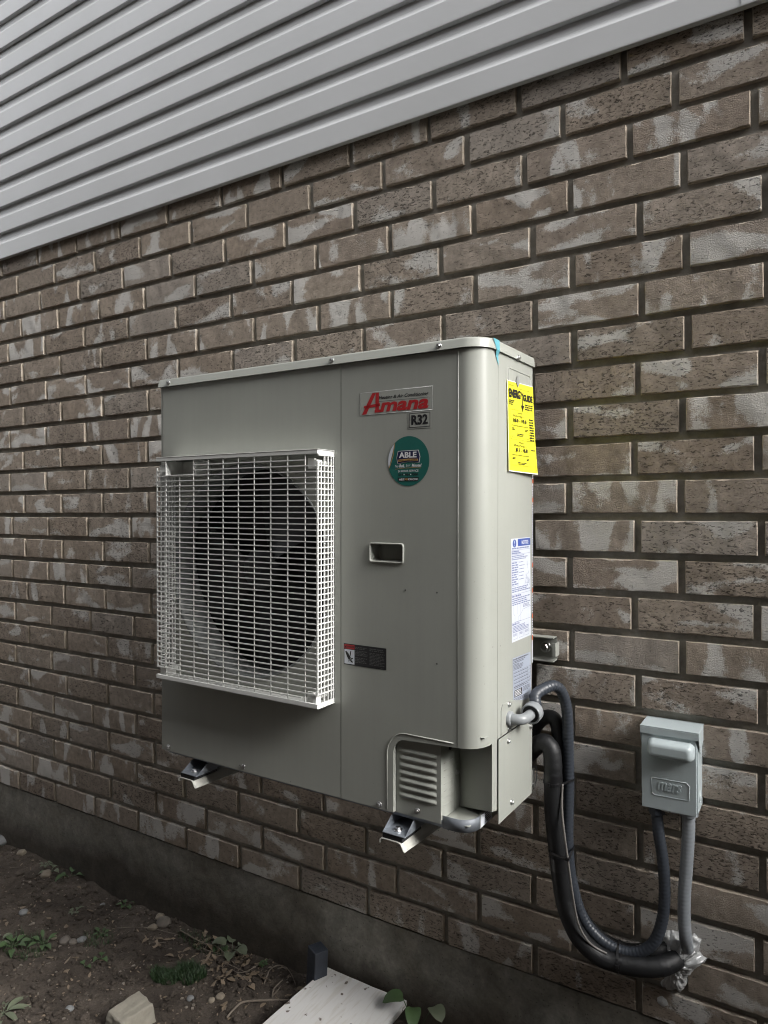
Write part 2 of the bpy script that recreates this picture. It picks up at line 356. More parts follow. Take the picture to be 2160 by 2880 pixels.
def paint_material(name, col, rough=.38, peel=.10, streak=.03):
    """powder-coated sheet metal: very fine orange peel and slight dust"""
    m, t, b = nt(name); L = t.links.new
    tc = N(t, 'ShaderNodeTexCoord')
    n = N(t, 'ShaderNodeTexNoise', Scale=4.0, Detail=6.0, Roughness=.6); L(tc.outputs['Object'], n.inputs['Vector'])
    mr = N(t, 'ShaderNodeMapRange'); mr.inputs['From Min'].default_value = .3; mr.inputs['From Max'].default_value = .7
    mr.inputs['To Min'].default_value = 1-streak; mr.inputs['To Max'].default_value = 1+streak; L(n.outputs['Fac'], mr.inputs['Value'])
    s = N(t, 'ShaderNodeVectorMath', operation='SCALE'); s.inputs[0].default_value = col; L(mr.outputs[0], s.inputs['Scale'])
    mp = N(t, 'ShaderNodeMapping'); mp.inputs['Scale'].default_value = (26, 26, 1.1); L(tc.outputs['Object'], mp.inputs['Vector'])
    st = N(t, 'ShaderNodeTexNoise', Scale=2.2, Detail=5.0, Roughness=.7); L(mp.outputs[0], st.inputs['Vector'])
    sr = N(t, 'ShaderNodeMapRange'); sr.inputs['From Min'].default_value = .35; sr.inputs['From Max'].default_value = .75; sr.inputs['To Min'].default_value = 1.01; sr.inputs['To Max'].default_value = .965; L(st.outputs['Fac'], sr.inputs['Value'])
    dk = N(t, 'ShaderNodeTexNoise', Scale=260.0, Detail=2.0); L(tc.outputs['Object'], dk.inputs['Vector'])
    dr = N(t, 'ShaderNodeMapRange'); dr.inputs['From Min'].default_value = .70; dr.inputs['From Max'].default_value = .76; dr.inputs['To Min'].default_value = 1.0; dr.inputs['To Max'].default_value = .80; L(dk.outputs['Fac'], dr.inputs['Value'])
    mm = N(t, 'ShaderNodeMath', operation='MULTIPLY'); L(sr.outputs[0], mm.inputs[0]); L(dr.outputs[0], mm.inputs[1])
    s2 = N(t, 'ShaderNodeVectorMath', operation='SCALE'); L(s.outputs[0], s2.inputs[0]); L(mm.outputs[0], s2.inputs['Scale'])
    L(s2.outputs[0], b.inputs['Base Color'])
    rr = N(t, 'ShaderNodeMapRange'); rr.inputs['From Min'].default_value = .3; rr.inputs['From Max'].default_value = .7
    rr.inputs['To Min'].default_value = rough-.04; rr.inputs['To Max'].default_value = rough+.07; L(n.outputs['Fac'], rr.inputs['Value']); L(rr.outputs[0], b.inputs['Roughness'])
    f = N(t, 'ShaderNodeTexNoise', Scale=700.0, Detail=2.0); L(tc.outputs['Object'], f.inputs['Vector'])
    w = N(t, 'ShaderNodeTexNoise', Scale=7.0, Detail=1.0); L(tc.outputs['Object'], w.inputs['Vector'])
    b1 = N(t, 'ShaderNodeBump', Strength=peel, Distance=.0004); L(f.outputs['Fac'], b1.inputs['Height'])
    b2 = N(t, 'ShaderNodeBump', Strength=.06, Distance=.01); L(w.outputs['Fac'], b2.inputs['Height']); L(b1.outputs[0], b2.inputs['Normal'])
    L(b2.outputs[0], b.inputs['Normal'])
    return m

M = {}
M['brick'] = brick_material(); M['mortar'] = mortar_material(); M['siding'] = siding_material()
M['concrete'] = concrete_material(); M['soil'] = soil_material(); M['board'] = board_material()
M['ivory'] = paint_material('ivory_paint', (.330, .340, .308), rough=.36, streak=.05)
M['grille'] = simple('ivory_plastic', (.66, .665, .64), .40)
M['ring'] = simple('bellmouth_plastic', (.16, .17, .165), .45, var=.08)
M['black'] = simple('black_plastic', (.012, .012, .013), .5, bump=.1)
M['fan'] = simple('fan_plastic', (.02, .02, .022), .4, var=.1)
M['coil'] = simple('coil_fins', (.03, .03, .03), .7, bump=.4, bscale=600)
M['zinc'] = simple('zinc_plate', (.27, .295, .33), .48, metal=.6, var=.15, vscale=40, bump=.05)
M['panlip'] = simple('galvanised_edge', (.15, .165, .185), .55, metal=.2, var=.2, vscale=60)
M['steel'] = simple('screw_steel', (.55, .55, .55), .28, metal=1.0)
M['bracket'] = paint_material('bracket_paint', (.50, .495, .45), rough=.4)
M['rubber'] = simple('rubber', (.018, .018, .02), .7)
M['greybox'] = paint_material('grey_enamel', (.45, .51, .525), rough=.34, peel=.2, streak=.05)
M['conduit'] = simple('grey_pvc', (.24, .26, .28), .38, var=.06)
M['conduit_dark'] = simple('dark_grey_pvc', (.036, .042, .052), .40, var=.08)
M['fitting'] = simple('light_grey_pvc', (.25, .265, .275), .33)
M['foam'] = simple('insulation_foam', (.0065, .007, .008), .55, var=.35, vscale=30, bump=.35, bscale=70, dist=.004)
M['tape'] = simple('black_tape', (.012, .012, .013), .3)
M['wire'] = simple('cable_sheath', (.16, .15, .14), .45)
M['spray'] = simple('silver_sealant', (.50, .51, .51), .30, metal=.2, bump=.5, bscale=60, var=.2, vscale=40, dist=.004)
M['white'] = simple('white_sticker', (.60, .63, .68), .4)
M['whiteprint'] = simple('white_ink', (.72, .73, .74), .5)
M['clear'] = simple('clear_film', (.350, .360, .328), .38)
M['ink'] = simple('black_ink', (.012, .012, .014), .5)
M['greyink'] = simple('grey_ink', (.10, .10, .12), .5)
M['dimink'] = simple('dim_grey_ink', (.09, .09, .09), .5)
M['blueink'] = simple('blue_ink', (.03, .07, .30), .5)
M['bluegreyink'] = simple('blue_grey_ink', (.16, .19, .34), .5)
M['red'] = simple('red_ink', (.42, .022, .026), .4)
M['orange'] = simple('orange_ink', (.50, .12, .06), .5)
M['green'] = simple('green_sticker', (.018, .125, .105), .35, var=.12, vscale=14)
M['darkgreen'] = simple('dark_green_ink', (.006, .045, .04), .4)
M['navy'] = simple('navy_ink', (.012, .015, .06), .4)
M['gold'] = simple('gold_ink', (.42, .25, .09), .45)
M['silver'] = simple('silver_film', (.36, .40, .48), .35)
M['yellow'] = simple('yellow_paper', (.86, .80, .03), .6)
M['bluetape'] = simple('blue_tape', (.12, .36, .42), .35)
M['scotch'] = simple('matte_tape', (.27, .28, .27), .3)
M['stonegrey'] = simple('grey_stone', (.17, .175, .175), .7, var=.2, vscale=40, bump=.3, bscale=150)
M['stonetan'] = simple('tan_stone', (.20, .17, .13), .75, var=.25, vscale=40, bump=.3, bscale=150)
M['stonedark'] = simple('dark_stone', (.12, .105, .09), .8, var=.25, vscale=40, bump=.3, bscale=150)
M['paver'] = simple('paver_stone', (.21, .195, .16), .85, var=.22, vscale=25, bump=.5, bscale=120, dist=.002)
M['stake'] = simple('slate_paint', (.022, .027, .037), .55, var=.35, vscale=30, bump=.4, bscale=80, dist=.002)
M['leaf'] = leaf_material('green_leaf', (.028, .060, .020), (.065, .105, .042))
M['leafgrey'] = leaf_material('dusty_leaf', (.06, .080, .048), (.13, .145, .095))
M['grassblade'] = leaf_material('grass_blade', (.014, .040, .012), (.032, .062, .02))
M['dead'] = leaf_material('dead_leaf', (.10, .075, .05), (.22, .17, .12))
M['gravel'] = leaf_material('mixed_gravel', (.06, .05, .04), (.22, .19, .155))
M['twig'] = simple('dry_twig', (.15, .125, .10), .85, var=.3, vscale=60)
M['darkwall'] = simple('neighbour_brick', (.06, .05, .042), .9, var=.2, vscale=3)
M['roof'] = simple('roof_shingle', (.06, .06, .06), .9, var=.2)

# ------------------------------------------------------------------ ground
def gnoise(x, y):
    v = .012*noise.noise((x*2.2, y*2.2, 0)) + .007*noise.noise((x*7, y*7, 3)) + .005*noise.noise((x*19, y*19, 7)) + .0035*noise.noise((x*47, y*47, 1))
    return v
def gz(x, y):
    near = max(0, min(1, (3.2-abs(x-.9))/1.5))*max(0, min(1, (2.0+y)/.6))
    base = .012*max(0, min(1, (.3-x)/.5)) - .008
    return (gnoise(x, y)*1.6+base)*near + (-.01)*(1-near)
def graded(lo, hi, step, far, n):
    mid = [lo+i*step for i in range(int((hi-lo)/step)+1)]
    a = [lo-(lo-far[0])*((i/n)**2.5) for i in range(n, 0, -1)]; b = [hi+(far[1]-hi)*((i/n)**2.5) for i in range(1, n+1)]
    return a+mid+b
g = MB()
g.grid(lambda x, y: (x, y, gz(x, y)), graded(-1.0, 2.4, .0105, (-120, 120), 14), graded(-.85, .03, .0095, (-120, 60), 14), smooth=True)
ground = g.build('ground', M['soil'], recalc=False); ground['kind'] = 'structure'

# ------------------------------------------------------------------ house: mortar, bricks, siding, foundation
house = empty('house', (0, 0, 0))
tag(house, 'brick house wall with light grey lap siding above and a low concrete foundation below', 'house')
LB, HC = .25, .08923
OFFS = [0, .429, .043, .499, .123, .513, .139, .517, .095, .469, .058, .453, .080, .453, .052, .4615, .086, .465, .079, .458, .082, .456, .055, .458, .061]
BW, BH = .2365, .0755
XL, XR = -6.0, 4.6
wall = MB().box(XL, XR, .0115, .25, .245, 2.60).build('brick_wall', M['mortar'], house)

def brick_mesh(seed, w=BW, h=BH):
    rnd = random.Random(seed); nx, nz = 26, 9
    o = seed*3.71
    def edge_wob(s, k): return noise.noise((s*38, k*5.3+o, o))
    us = [-.5+i/(nx-1) for i in range(nx)]; vs_ = [-.5+j/(nz-1) for j in range(nz)]
    P = {}
    for j, v in enumerate(vs_):
        for i, u in enumerate(us):
            x, z = u*w, v*h
            y = .0017*noise.noise((x*22+o, z*22, o)) + .0013*noise.noise((x*70+o, z*70, o*2))
            du = min(i, nx-1-i); dv = min(j, nz-1-j)
            if dv == 0:
                y += .0034+.0026*edge_wob(x, 1 if j else 2); z -= math.copysign(.0012+.0016*abs(edge_wob(x+9, 3 if j else 4)), z)
            elif dv == 1:
                z = math.copysign(h/2-(.0022 if j > 4 else .0030)-.0048*max(0, edge_wob(x, 5 if j > 4 else 6)), z); y += .0004
            if du == 0:
                y += .0030+.0020*edge_wob(z, 7 if i else 8); x -= math.copysign(.0006+.0010*abs(edge_wob(z+5, 9 if i else 10)), x)
            elif du == 1:
                x = math.copysign(w/2-.0024-.0022*max(0, edge_wob(z, 11 if i > 9 else 12)), x)
            P[i, j] = (x, y, z)
    v = []; f = []; edge = []; sm = []
    idx = {}
    for j in range(nz):
        for i in range(nx): idx[i, j] = len(v); v.append(P[i, j])
    for j in range(nz-1):
        for i in range(nx-1):
            rim = i in (0, nx-2) or j in (0, nz-2)
            if rim:
                q0 = len(v); v += [P[i, j], P[i+1, j], P[i+1, j+1], P[i, j+1]]; f.append((q0, q0+1, q0+2, q0+3))
            else: f.append((idx[i, j], idx[i+1, j], idx[i+1, j+1], idx[i, j+1]))
            edge.append((.8 if i in (0, nx-2) else (.55 if j == nz-2 else .25)) if rim else 0.); sm.append(not rim)
    ring = [(i, 0) for i in range(nx)]+[(nx-1, j) for j in range(1, nz)]+[(i, nz-1) for i in range(nx-2, -1, -1)]+[(0, j) for j in range(nz-2, 0, -1)]
    a0 = len(v)
    for k in ring: v.append(P[k])
    b0 = len(v)
    for k in ring:
        x, y, z = P[k]; v.append((x, .032, z))
    n = len(ring)
    for k in range(n):
        f.append((a0+(k+1) % n, a0+k, b0+k, b0+(k+1) % n))
        i, j = ring[k]; i2, j2 = ring[(k+1) % n]
        edge.append(1.0 if i == i2 else .35); sm.append(False)
    me = bpy.data.meshes.new('brick'); me.from_pydata(v, [], f)
    me.polygons.foreach_set('use_smooth', sm)
    at = me.attributes.new('edge', 'FLOAT', 'FACE'); at.data.foreach_set('value', edge)
    at = me.attributes.new('tint', 'FLOAT', 'FACE'); at.data.foreach_set('value', [0.]*len(f))
    me.materials.append(M['brick']); me.update()
    return me
variants = [brick_mesh(s+1) for s in range(16)]

def project(p):
    d = Vector(p)-CAM; z = d.dot(_f)
    if z < .05: return None
    return (1080+1989.03*d.dot(_r)/z, 1440-1989.03*d.dot(_u)/z)
UNIT_POLY = [(445, 1068), (1268, 950), (1504, 1008), (1490, 2228), (1300, 2330), (455, 2106)]
def inside(p, poly):
    c = False; n = len(poly)
    for i in range(n):
        (x1, y1), (x2, y2) = poly[i], poly[(i+1) % n]
        if (y1 > p[1]) != (y2 > p[1]) and p[0] < (x2-x1)*(p[1]-y1)/(y2-y1)+x1: c = not c
    return c
rest = MB(); rest_edge = []; rest_tint = []
nb = 0
rb = random.Random(11)
for c in range(-1, 25):
    o = OFFS[c] if c >= 0 else .46
    zb = 2.40-HC*c
    j0 = int(XL/LB)+1; j1 = int(XR/LB)
    for j in range(j0, j1):
        xr = LB*(j+o) + rb.uniform(-.0015, .0015); xc = xr-BW/2; zc = zb+BH/2+rb.uniform(-.001, .001)
        cs = [project((xc+a*BW/2, 0, zc+b*BH/2)) for a in (-1, 1) for b in (-1, 1)]
        vis = all(q is not None for q in cs) and any(-5 < q[0] < 2165 and -5 < q[1] < 2885 for q in cs)
        if vis and all(inside(q, UNIT_POLY) for q in cs): vis = False
        if vis and c < 0: vis = False
        me = rb.choice(variants); ry = rb.uniform(-.004, .004); flip = 0
        dy = rb.uniform(-.0012, .0018)
        if vis:
            b_ = bpy.data.objects.new('brick', me); b_.location = (xc, dy, zc); b_.rotation_euler = (0, ry, 0); link(b_, wall); nb += 1
        else:
            base = len(rest.v); rest.v += [(vv.co.x+xc, vv.co.y+dy, vv.co.z+zc) for vv in me.vertices]
            for p in me.polygons: rest.f.append(tuple(i+base for i in p.vertices)); rest.sm.append(p.use_smooth)
            rest_edge += [d.value for d in me.attributes['edge'].data]; rest_tint += [rb.random()]*len(me.polygons)
ro = rest.build('brick_courses', M['brick'], house, recalc=False); ro['kind'] = 'stuff'
at = ro.data.attributes.new('edge', 'FLOAT', 'FACE'); at.data.foreach_set('value', rest_edge)
at = ro.data.attributes.new('tint', 'FLOAT', 'FACE'); at.data.foreach_set('value', rest_tint)
print('bricks as objects', nb)

# foundation: concrete, set a little behind the brick face
fm = MB()
fm.grid(lambda x, z: (x, .004+.0015*noise.noise((x*6, 0, z*6)), z), [XL+i*(XR-XL)/260 for i in range(261)], [-.5, -.2, -.05, .02, .07, .12, .17, .21, .2555], smooth=True)
fm.add([(XL, .004, .2555), (XR, .004, .2555), (XR, .25, .2555), (XL, .25, .2555)], [(0, 1, 2, 3)])
fm.build('foundation', M['concrete'], house, recalc=False)

# siding: two-course lap panels
SID0 = 2.458; CH = .1036
siding = MB().box(XL, XR, .004, .25, 2.601, 5.6).build('siding', M['siding'], house)
prof = [(-.0045, 0), (-.0180, 0), (-.0192, .0012), (-.0195, .004), (-.0190, .0590), (-.0184, .0610), (-.0170, .0632), (-.0090, .0760), (-.0074, .0790), (-.0068, .0830)]
def panel(x0, x1, z0, dy=0.):
    m = MB(); pts = []
    for k in range(2):
        for (y, z) in prof:
            if k == 1 and z == 0 and y > -.01: y = -.0050
            pts.append((y+dy, z0+k*CH+z))
        pts.append((-.0058+dy, z0+k*CH+CH-.004))
    pts.append((-.001+dy, z0+2*CH+.008))
    nx = max(2, int((x1-x0)/.35))
    # very slight waviness of the vinyl
    m.grid(lambda x, k: (x, pts[k][0]+.0007*noise.noise((x*1.3, z0*3, 0)), pts[k][1]+.0006*noise.noise((x*.9, z0*5, 4))), [x0+i*(x1-x0)/nx for i in range(nx+1)], list(range(len(pts))), smooth=False)
    o = m.build('siding_panel', M['siding'], siding, recalc=False)
    return o
row = 0; z = SID0
joints = {0: [2.765], 1: [3.9], 2: [-2.2], 3: [3.4], 4: [-1.4, 4.0]}
while z < 5.4:
    xs = [XL]+joints.get(row, [[-3.1, 3.2], [-1.0], [4.0]][row % 3])+[XR]
    for a, b_ in zip(xs[:-1], xs[1:]):
        ov = 0.02 if a != XL else 0
        panel(a-ov, b_, z, dy=(-.0012 if a != XL else 0))
    z += 2*CH; row += 1

# ------------------------------------------------------------------ neighbouring house across the side yard
nh = empty('neighbouring_house', (0, -2.25, 0))
tag(nh, 'dark brick house across the narrow side yard', 'house')
def nb_box(name, *a, mat='darkwall'): return MB().box(*a).build(name, M[mat], nh)
nb_box('wall', -3.2, 15.0, -6, 0, -.3, 4.25)
MB().prism([(-3.5, .2, 4.251), (-3.5, -6.2, 4.251), (-3.5, -3.0, 5.6)], (18.8, 0, 0)).build('roof', M['roof'], nh)

# unseen board screen added to shade the ground and the lower wall
shade_gate = empty('shade_gate', (4.5, 0, 0)); tag(shade_gate, 'tall dark board screen out of view, added to shade the ground and lower wall', 'shade_gate')
for k in range(15):
    MB().box(-.011, .011, -.02-.1495*(k+1)+.004, -.02-.1495*k, .06, 1.76).build('board', M['darkwall'], shade_gate)
for z_ in (.35, 1.50): MB().box(.012, .05, -2.24, -.02, z_, z_+.09).build('cross_rail', M['darkwall'], shade_gate)

# ------------------------------------------------------------------ text and print helpers
_tcache = {}
def glyphs(body, bold=0., shear=0., space=1.):
    """outline of a line of lettering, scaled to the unit square: (verts2d, faces)"""
    key = (body, bold, shear, space)
    if key in _tcache: return _tcache[key]
    cu = bpy.data.curves.new('lettering', 'FONT'); cu.body = body; cu.size = 1.0; cu.offset = bold; cu.shear = shear
    cu.space_character = space; cu.resolution_u = 3; cu.fill_mode = 'FRONT'
    ob = bpy.data.objects.new('lettering', cu)
    me = bpy.data.meshes.new_from_object(ob)
    vs_ = [(v.co.x, v.co.y) for v in me.vertices]; fs = [tuple(p.vertices) for p in me.polygons]
    bpy.data.objects.remove(ob); bpy.data.curves.remove(cu); bpy.data.meshes.remove(me)
    x0 = min(v[0] for v in vs_); x1 = max(v[0] for v in vs_); y0 = min(v[1] for v in vs_); y1 = max(v[1] for v in vs_)
    out = ([((a-x0)/(x1-x0), (b-y0)/(y1-y0)) for a, b in vs_], fs)
    _tcache[key] = out
    return out
def lettering(name, body, fn, u0, u1, v0, v1, mat, parent, bold=0., shear=0., space=1., warp=None):
    vs_, fs = glyphs(body, bold, shear, space)
    m = MB(); pts = []
    for a, b in vs_:
        u, v = u0+(u1-u0)*a, v0+(v1-v0)*b
        if warp: u, v = warp(u, v)
        pts.append(fn(u, v))
    m.add(pts, fs)
    return m.build(name, mat, parent, recalc=False)
def rect(m, fn, u0, u1, v0, v1, nu=1, nv=1):
    m.grid(lambda a, b: fn(a, b), [u0+(u1-u0)*i/nu for i in range(nu+1)], [v0+(v1-v0)*i/nv for i in range(nv+1)], smooth=False); return m
def frame(m, fn, u0, u1, v0, v1, t):
    rect(m, fn, u0, u1, v0, v0+t); rect(m, fn, u0, u1, v1-t, v1); rect(m, fn, u0, u0+t, v0+t, v1-t); rect(m, fn, u1-t, u1, v0+t, v1-t)
def words(m, fn, u0, u1, v0, v1, rows, fill=.55, seed=1, ragged=.3):
    """illegible small print: rows of short strokes"""
    rnd = random.Random(seed); h = (v1-v0)/rows
    for r in range(rows):
        v = v1-h*(r+.5); u = u0; end = u1-(u1-u0)*ragged*rnd.random()
        while u < end:
            w = min(rnd.uniform(.6, 2.6)*h*1.1, end-u)
            rect(m, fn, u, u+w, v-h*fill/2, v+h*fill/2); u += w+h*.45
def stroke(m, fn, pts, t):
    for (a, b), (c, d) in zip(pts[:-1], pts[1:]):
        L_ = math.hypot(c-a, d-b) or 1e-9; nx, ny = -(d-b)/L_*t/2, (c-a)/L_*t/2
        m.add([fn(a+nx, b+ny), fn(a-nx, b-ny), fn(c-nx, d-ny), fn(c+nx, d+ny)], [(0, 1, 2, 3)])
def shape(m, fn, pts): m.add([fn(a, b) for a, b in pts], [tuple(range(len(pts)))])

# ------------------------------------------------------------------ heat pump (local frame: x right, y into the wall, z up, origin at the lower front left corner)
unit = empty('heat_pump', (1.3776, -.3932, .7989))
unit.rotation_mode = 'YXZ'; unit.rotation_euler = (-.0245, .0055, -.0081)
tag(unit, 'ivory heat pump outdoor unit with a square fan grille, hung on the brick wall', 'heat pump')
UM = Matrix.Translation(unit.location) @ unit.rotation_euler.to_matrix().to_4x4()
W, D, H = .94, .265, .99
SX, CR, SY = .5944, .045, .0705         # panel seam, corner radius, side seam
def F(e): return lambda u, v: (u, -e, v)
def S(e): return lambda u, v: (W+e, u, v)

# fan panel with round opening
FC, FR = (.309, .494), .2610
def ring_panel(x0, x1, z0, z1, y, n=96):
    ang = sorted(set([2*math.pi*k/n for k in range(n)]+[math.atan2(z-FC[1], x-FC[0]) % (2*math.pi) for x in (x0, x1) for z in (z0, z1)]))
    inn = []; out = []
    for a in ang:
        ca, sa = math.cos(a), math.sin(a)
        t = min([((x1-FC[0])/ca if ca > 1e-9 else (x0-FC[0])/ca if ca < -1e-9 else 9), ((z1-FC[1])/sa if sa > 1e-9 else (z0-FC[1])/sa if sa < -1e-9 else 9)])
        inn.append((FC[0]+FR*ca, y, FC[1]+FR*sa)); out.append((FC[0]+t*ca, y, FC[1]+t*sa))
    k = len(ang); m = MB()
    m.add(inn+out, [(i, (i+1) % k, k+(i+1) % k, k+i) for i in range(k)])
    return m
fp = ring_panel(.0085, SX-.0008, 0, .968, 0)
# folded flange on the left edge and return edges
fp.box(0, .0070, .0012, .02, 0, .968)
fp.box(.0070, .0085, .0022, .02, 0, .968)
fp.box(SX-.0008, SX-.0002, .0004, .012, 0, .968)
fan_panel = fp.build('fan_panel', M['ivory'], unit, recalc=False)
# bellmouth ring
MFc = Matrix.Translation((FC[0], 0, FC[1])) @ MY
MB().lathe([(FR+.0015, .0003), (FR+.0010, -.0020), (FR, -.0030), (FR-.002, -.0030), (FR-.006, .003), (FR-.008, .012), (FR-.008, .085), (FR-.004, .088)], MFc, 96).build('bellmouth', M['ring'], unit)
# fan and dark interior
inner = MB().box(.012, .57, .100, D-.012, .03, .95)
inner.build('fan_housing', M['black'], unit)
fanp = MB().lathe([(0.0005, .040), (.03, .040), (.052, .046), (.055, .085)], MFc, 40).build('fan', M['fan'], unit)
for k in range(3):
    bl = MB(); a0 = k*2.0944+.5
    def bf(r, s, a0=a0):
        a = a0+s*1.25; tw = .048+.04*s+.012*(r-.05)
        return (FC[0]+r*math.cos(a), tw, FC[1]+r*math.sin(a))
    bl.grid(bf, [.05+.2*i/8 for i in range(9)], [i/10 for i in range(11)])
    bl.build('fan_blade', M['fan'], fanp, recalc=False)
MB().lathe([(.0005, .036), (.010, .036), (.012, .040)], MFc, 24).build('hub_nut', M['fan'], fanp)

# service panel wrapping the rounded corner, cut away at its lower corner
def spath(s):
    """distance along the panel -> (x, y)"""
    a = W-CR-(SX+.0012); arc = CR*math.pi/2
    if s <= a: return (SX+.0012+s, 0.)
    if s <= a+arc:
        t = (s-a)/CR; return (W-CR+CR*math.sin(t), CR-CR*math.cos(t))
    return (W, CR+(s-a-arc))
A_ = W-CR-(SX+.0012); ARC = CR*math.pi/2; STOT = A_+ARC+(SY-CR)
def sb(s):
    x = SX+.0012+s
    if x < .7325: return 0.
    if x < .7625:
        t = (.7625-x)/.03; return .1295+.03*math.sqrt(max(0, 1-t*t))
    if s < A_: return .1595+(.1665-.1595)*(x-.7625)/(W-CR-.7625)
    return .1665+.0055*min(1, (s-A_)/ARC)
sp_ = MB(); zt = .968
from mathutils.geometry import tessellate_polygon
def rr2(x0, x1, z0, z1, r, n=5):
    out = []
    for cx, cz, a0 in ((x1-r, z1-r, 0), (x0+r, z1-r, 90), (x0+r, z0+r, 180), (x1-r, z0+r, 270)):
        for i in range(n+1):
            a = R(a0+90*i/n); out.append((cx+r*math.cos(a), cz+r*math.sin(a)))
    return out
XA = .8845
arch = [(.7325, 0.), (.7325, .1295)]+[(.7325+.03*(1-math.cos(i*math.pi/20)), .1295+.03*math.sin(i*math.pi/20)) for i in range(1, 11)]
outer = [(SX+.0012, 0.)]+arch+[(XA, sb(XA-SX-.0012)), (XA, zt), (SX+.0012, zt)]
hol = rr2(.6752, .7553, .5347, .5708, .0045)
tri = tessellate_polygon([[Vector((x, z, 0)) for x, z in outer], [Vector((x, z, 0)) for x, z in hol]])
sp_.add([(x, 0, z) for x, z in outer+hol], tri)
cs_ = [XA-SX-.0012, A_-.004, A_]+[A_+ARC*i/16 for i in range(1, 17)]+[A_+ARC+(SY-CR)*i/2 for i in range(1, 3)]
sp_.grid(lambda i, r: (*spath(cs_[i]), sb(cs_[i])+(zt-sb(cs_[i]))*r), list(range(len(cs_))), [0, .25, .5, .75, 1], smooth=True)
# return edges seen in the cut-out
edge_pts = [(.7325, 0.), (.7325, .1295)]+[(.7325+.03*(1-math.cos(i*math.pi/20)), .1295+.03*math.sin(i*math.pi/20)) for i in range(1, 11)]+[(W-CR, .1665)]
sp_.add([(x, 0, z) for x, z in edge_pts]+[(x, .010, z) for x, z in edge_pts], [(i, i+1, len(edge_pts)+i+1, len(edge_pts)+i) for i in range(len(edge_pts)-1)])
service = sp_.build('service_panel', M['ivory'], unit, merge=False)
# pressed ridges on the service panel
rp = [(.7170, -.0006, .004), (.7170, -.0006, .122)]+[(.7170+.046*(1-math.cos(i*math.pi/20)), -.0006, .122+.0515*math.sin(i*math.pi/20)) for i in range(1, 11)]+[(.8755, -.0006, .1738)]
MB().tube(rp, .0013, 6).build('ridge', M['ivory'], service)
MB().tube([(.8845, .0002, .168), (.8845, .0002, .9625)], .0010, 6).build('ridge', M['ivory'], service)
for (x, z) in ((.762, .476), (.837, .476), (.837, .330)):
    MB().lathe([(.0004, -.0002), (.0011, -.0003), (.0014, -.0009), (.0019, -.0002)], T((x, 0, z)) @ MY, 12).build('pinhole', M['dimink'], service)

# recess behind the cut-out, base pan, louvred valve cover
lc = MB()
lc.box(.7300, .8405, .0120, .0135, -.003, .1590)
lc.box(.8390, .8405, .0136, .0980, .004, .1590)
lcov = lc.build('louver_cover', M['ivory'], unit)
lcov['label'] = 'pressed louvre cover in the lower corner opening'
for k in range(7):
    zc = .1325-.01585*k; m = MB()
    def lf(a, t, zc=zc):
        x = .7400+.0905*a; e = min(a, 1-a)*.0905; prof_ = min(1, math.sqrt(max(0, e/.009)) if e < .009 else 1)
        zz = zc+.0052-.0105*t; hgt = .0048*prof_*math.sin(math.pi*min(1, t*1.0))*(.55+.45*t)
        return (x, .0118-hgt, zz+.0006)
    m.grid(lf, [0, .02, .05, .1, .2, .4, .6, .8, .9, .95, .98, 1], [i/8 for i in range(9)]); m.build('louver', M['ivory'], lcov, recalc=False)
for k in range(7):
    zc = .118-.0145*k
    MB().tube([(.8407, .024, zc), (.8407, .064, zc-.001)], .0006, 5).build('rib', M['ivory'], lcov)
MB().box(.8406, .8412, .0715, .0975, .014, .158).build('flange', M['ivory'], lcov)
hole = MB().disc(.0085, 0, T((.8409, .054, .147)) @ MX, 18).build('cable_hole', M['black'], lcov, recalc=False)
rec = MB()
rec.add([(.8412, .097, .004), (.9365, .052, .030), (.9365, .052, .20), (.8412, .097, .20)], [(0, 1, 2, 3)])       # recessed wall facing out
rec.add([(.9365, .052, .030), (.9365, .078, .024), (.9365, .078, .20), (.9365, .052, .20)], [(0, 1, 2, 3)])
rec.box(.73, .938, .0140, .0970, .1900, .1910)
rec.build('recess_panel', M['ivory'], unit)
bp_ = MB()
bpts = [(.01, .018), (.870, .018)]+[(.870+.036*math.sin(i*math.pi/16), .054-.036*math.cos(i*math.pi/16)) for i in range(1, 9)]+[(.906, D-.01), (.01, D-.01)]
bp_.prism([(x, y, -.012) for x, y in bpts], (0, 0, .012))
basepan = bp_.build('base_pan', M['zinc'], unit)
lipm = MB()
lp = bpts[:-2]+[(.906, .135)]
lp = [p for p in lp if p[0] > .83] if True else lp
lp = [(.842, .018)]+[p for p in lp if p[0] > .845]
lo = [(x, y, -.013) for x, y in lp]; hi = [(x, y, .013) for x, y in lp]
lipm.add(lo+hi, [(i, i+1, len(lp)+i+1, len(lp)+i) for i in range(len(lp)-1)], True)
lipo = lipm.build('pan_lip', M['panlip'], basepan, recalc=False); sm_ = lipo.modifiers.new('thick', 'SOLIDIFY'); sm_.thickness = .0016; sm_.offset = 1
MB().poly([(.842, .020, .003), (.868, .020, .003), (.888, .026, .004), (.900, .040, .006), (.9035, .056, .008), (.9035, .068, .010), (.842, .096, .0035)]).build('pan_floor', M['ivory'], basepan, recalc=False)
tabm = MB().box(.9062, .9078, .058, .150, -.014, .017).build('pan_tab', M['ivory'], basepan)
tl = MB(); rect(tl, lambda u, v: (.9082, u, v), .060, .116, -.0125, .0135); tlo = tl.build('serial_sticker', M['white'], basepan, recalc=False)
m = MB(); words(m, lambda u, v: (.9085, u, v), .080, .113, -.009, .011, 5, seed=5); m.build('fine_print', M['greyink'], tlo, recalc=False)

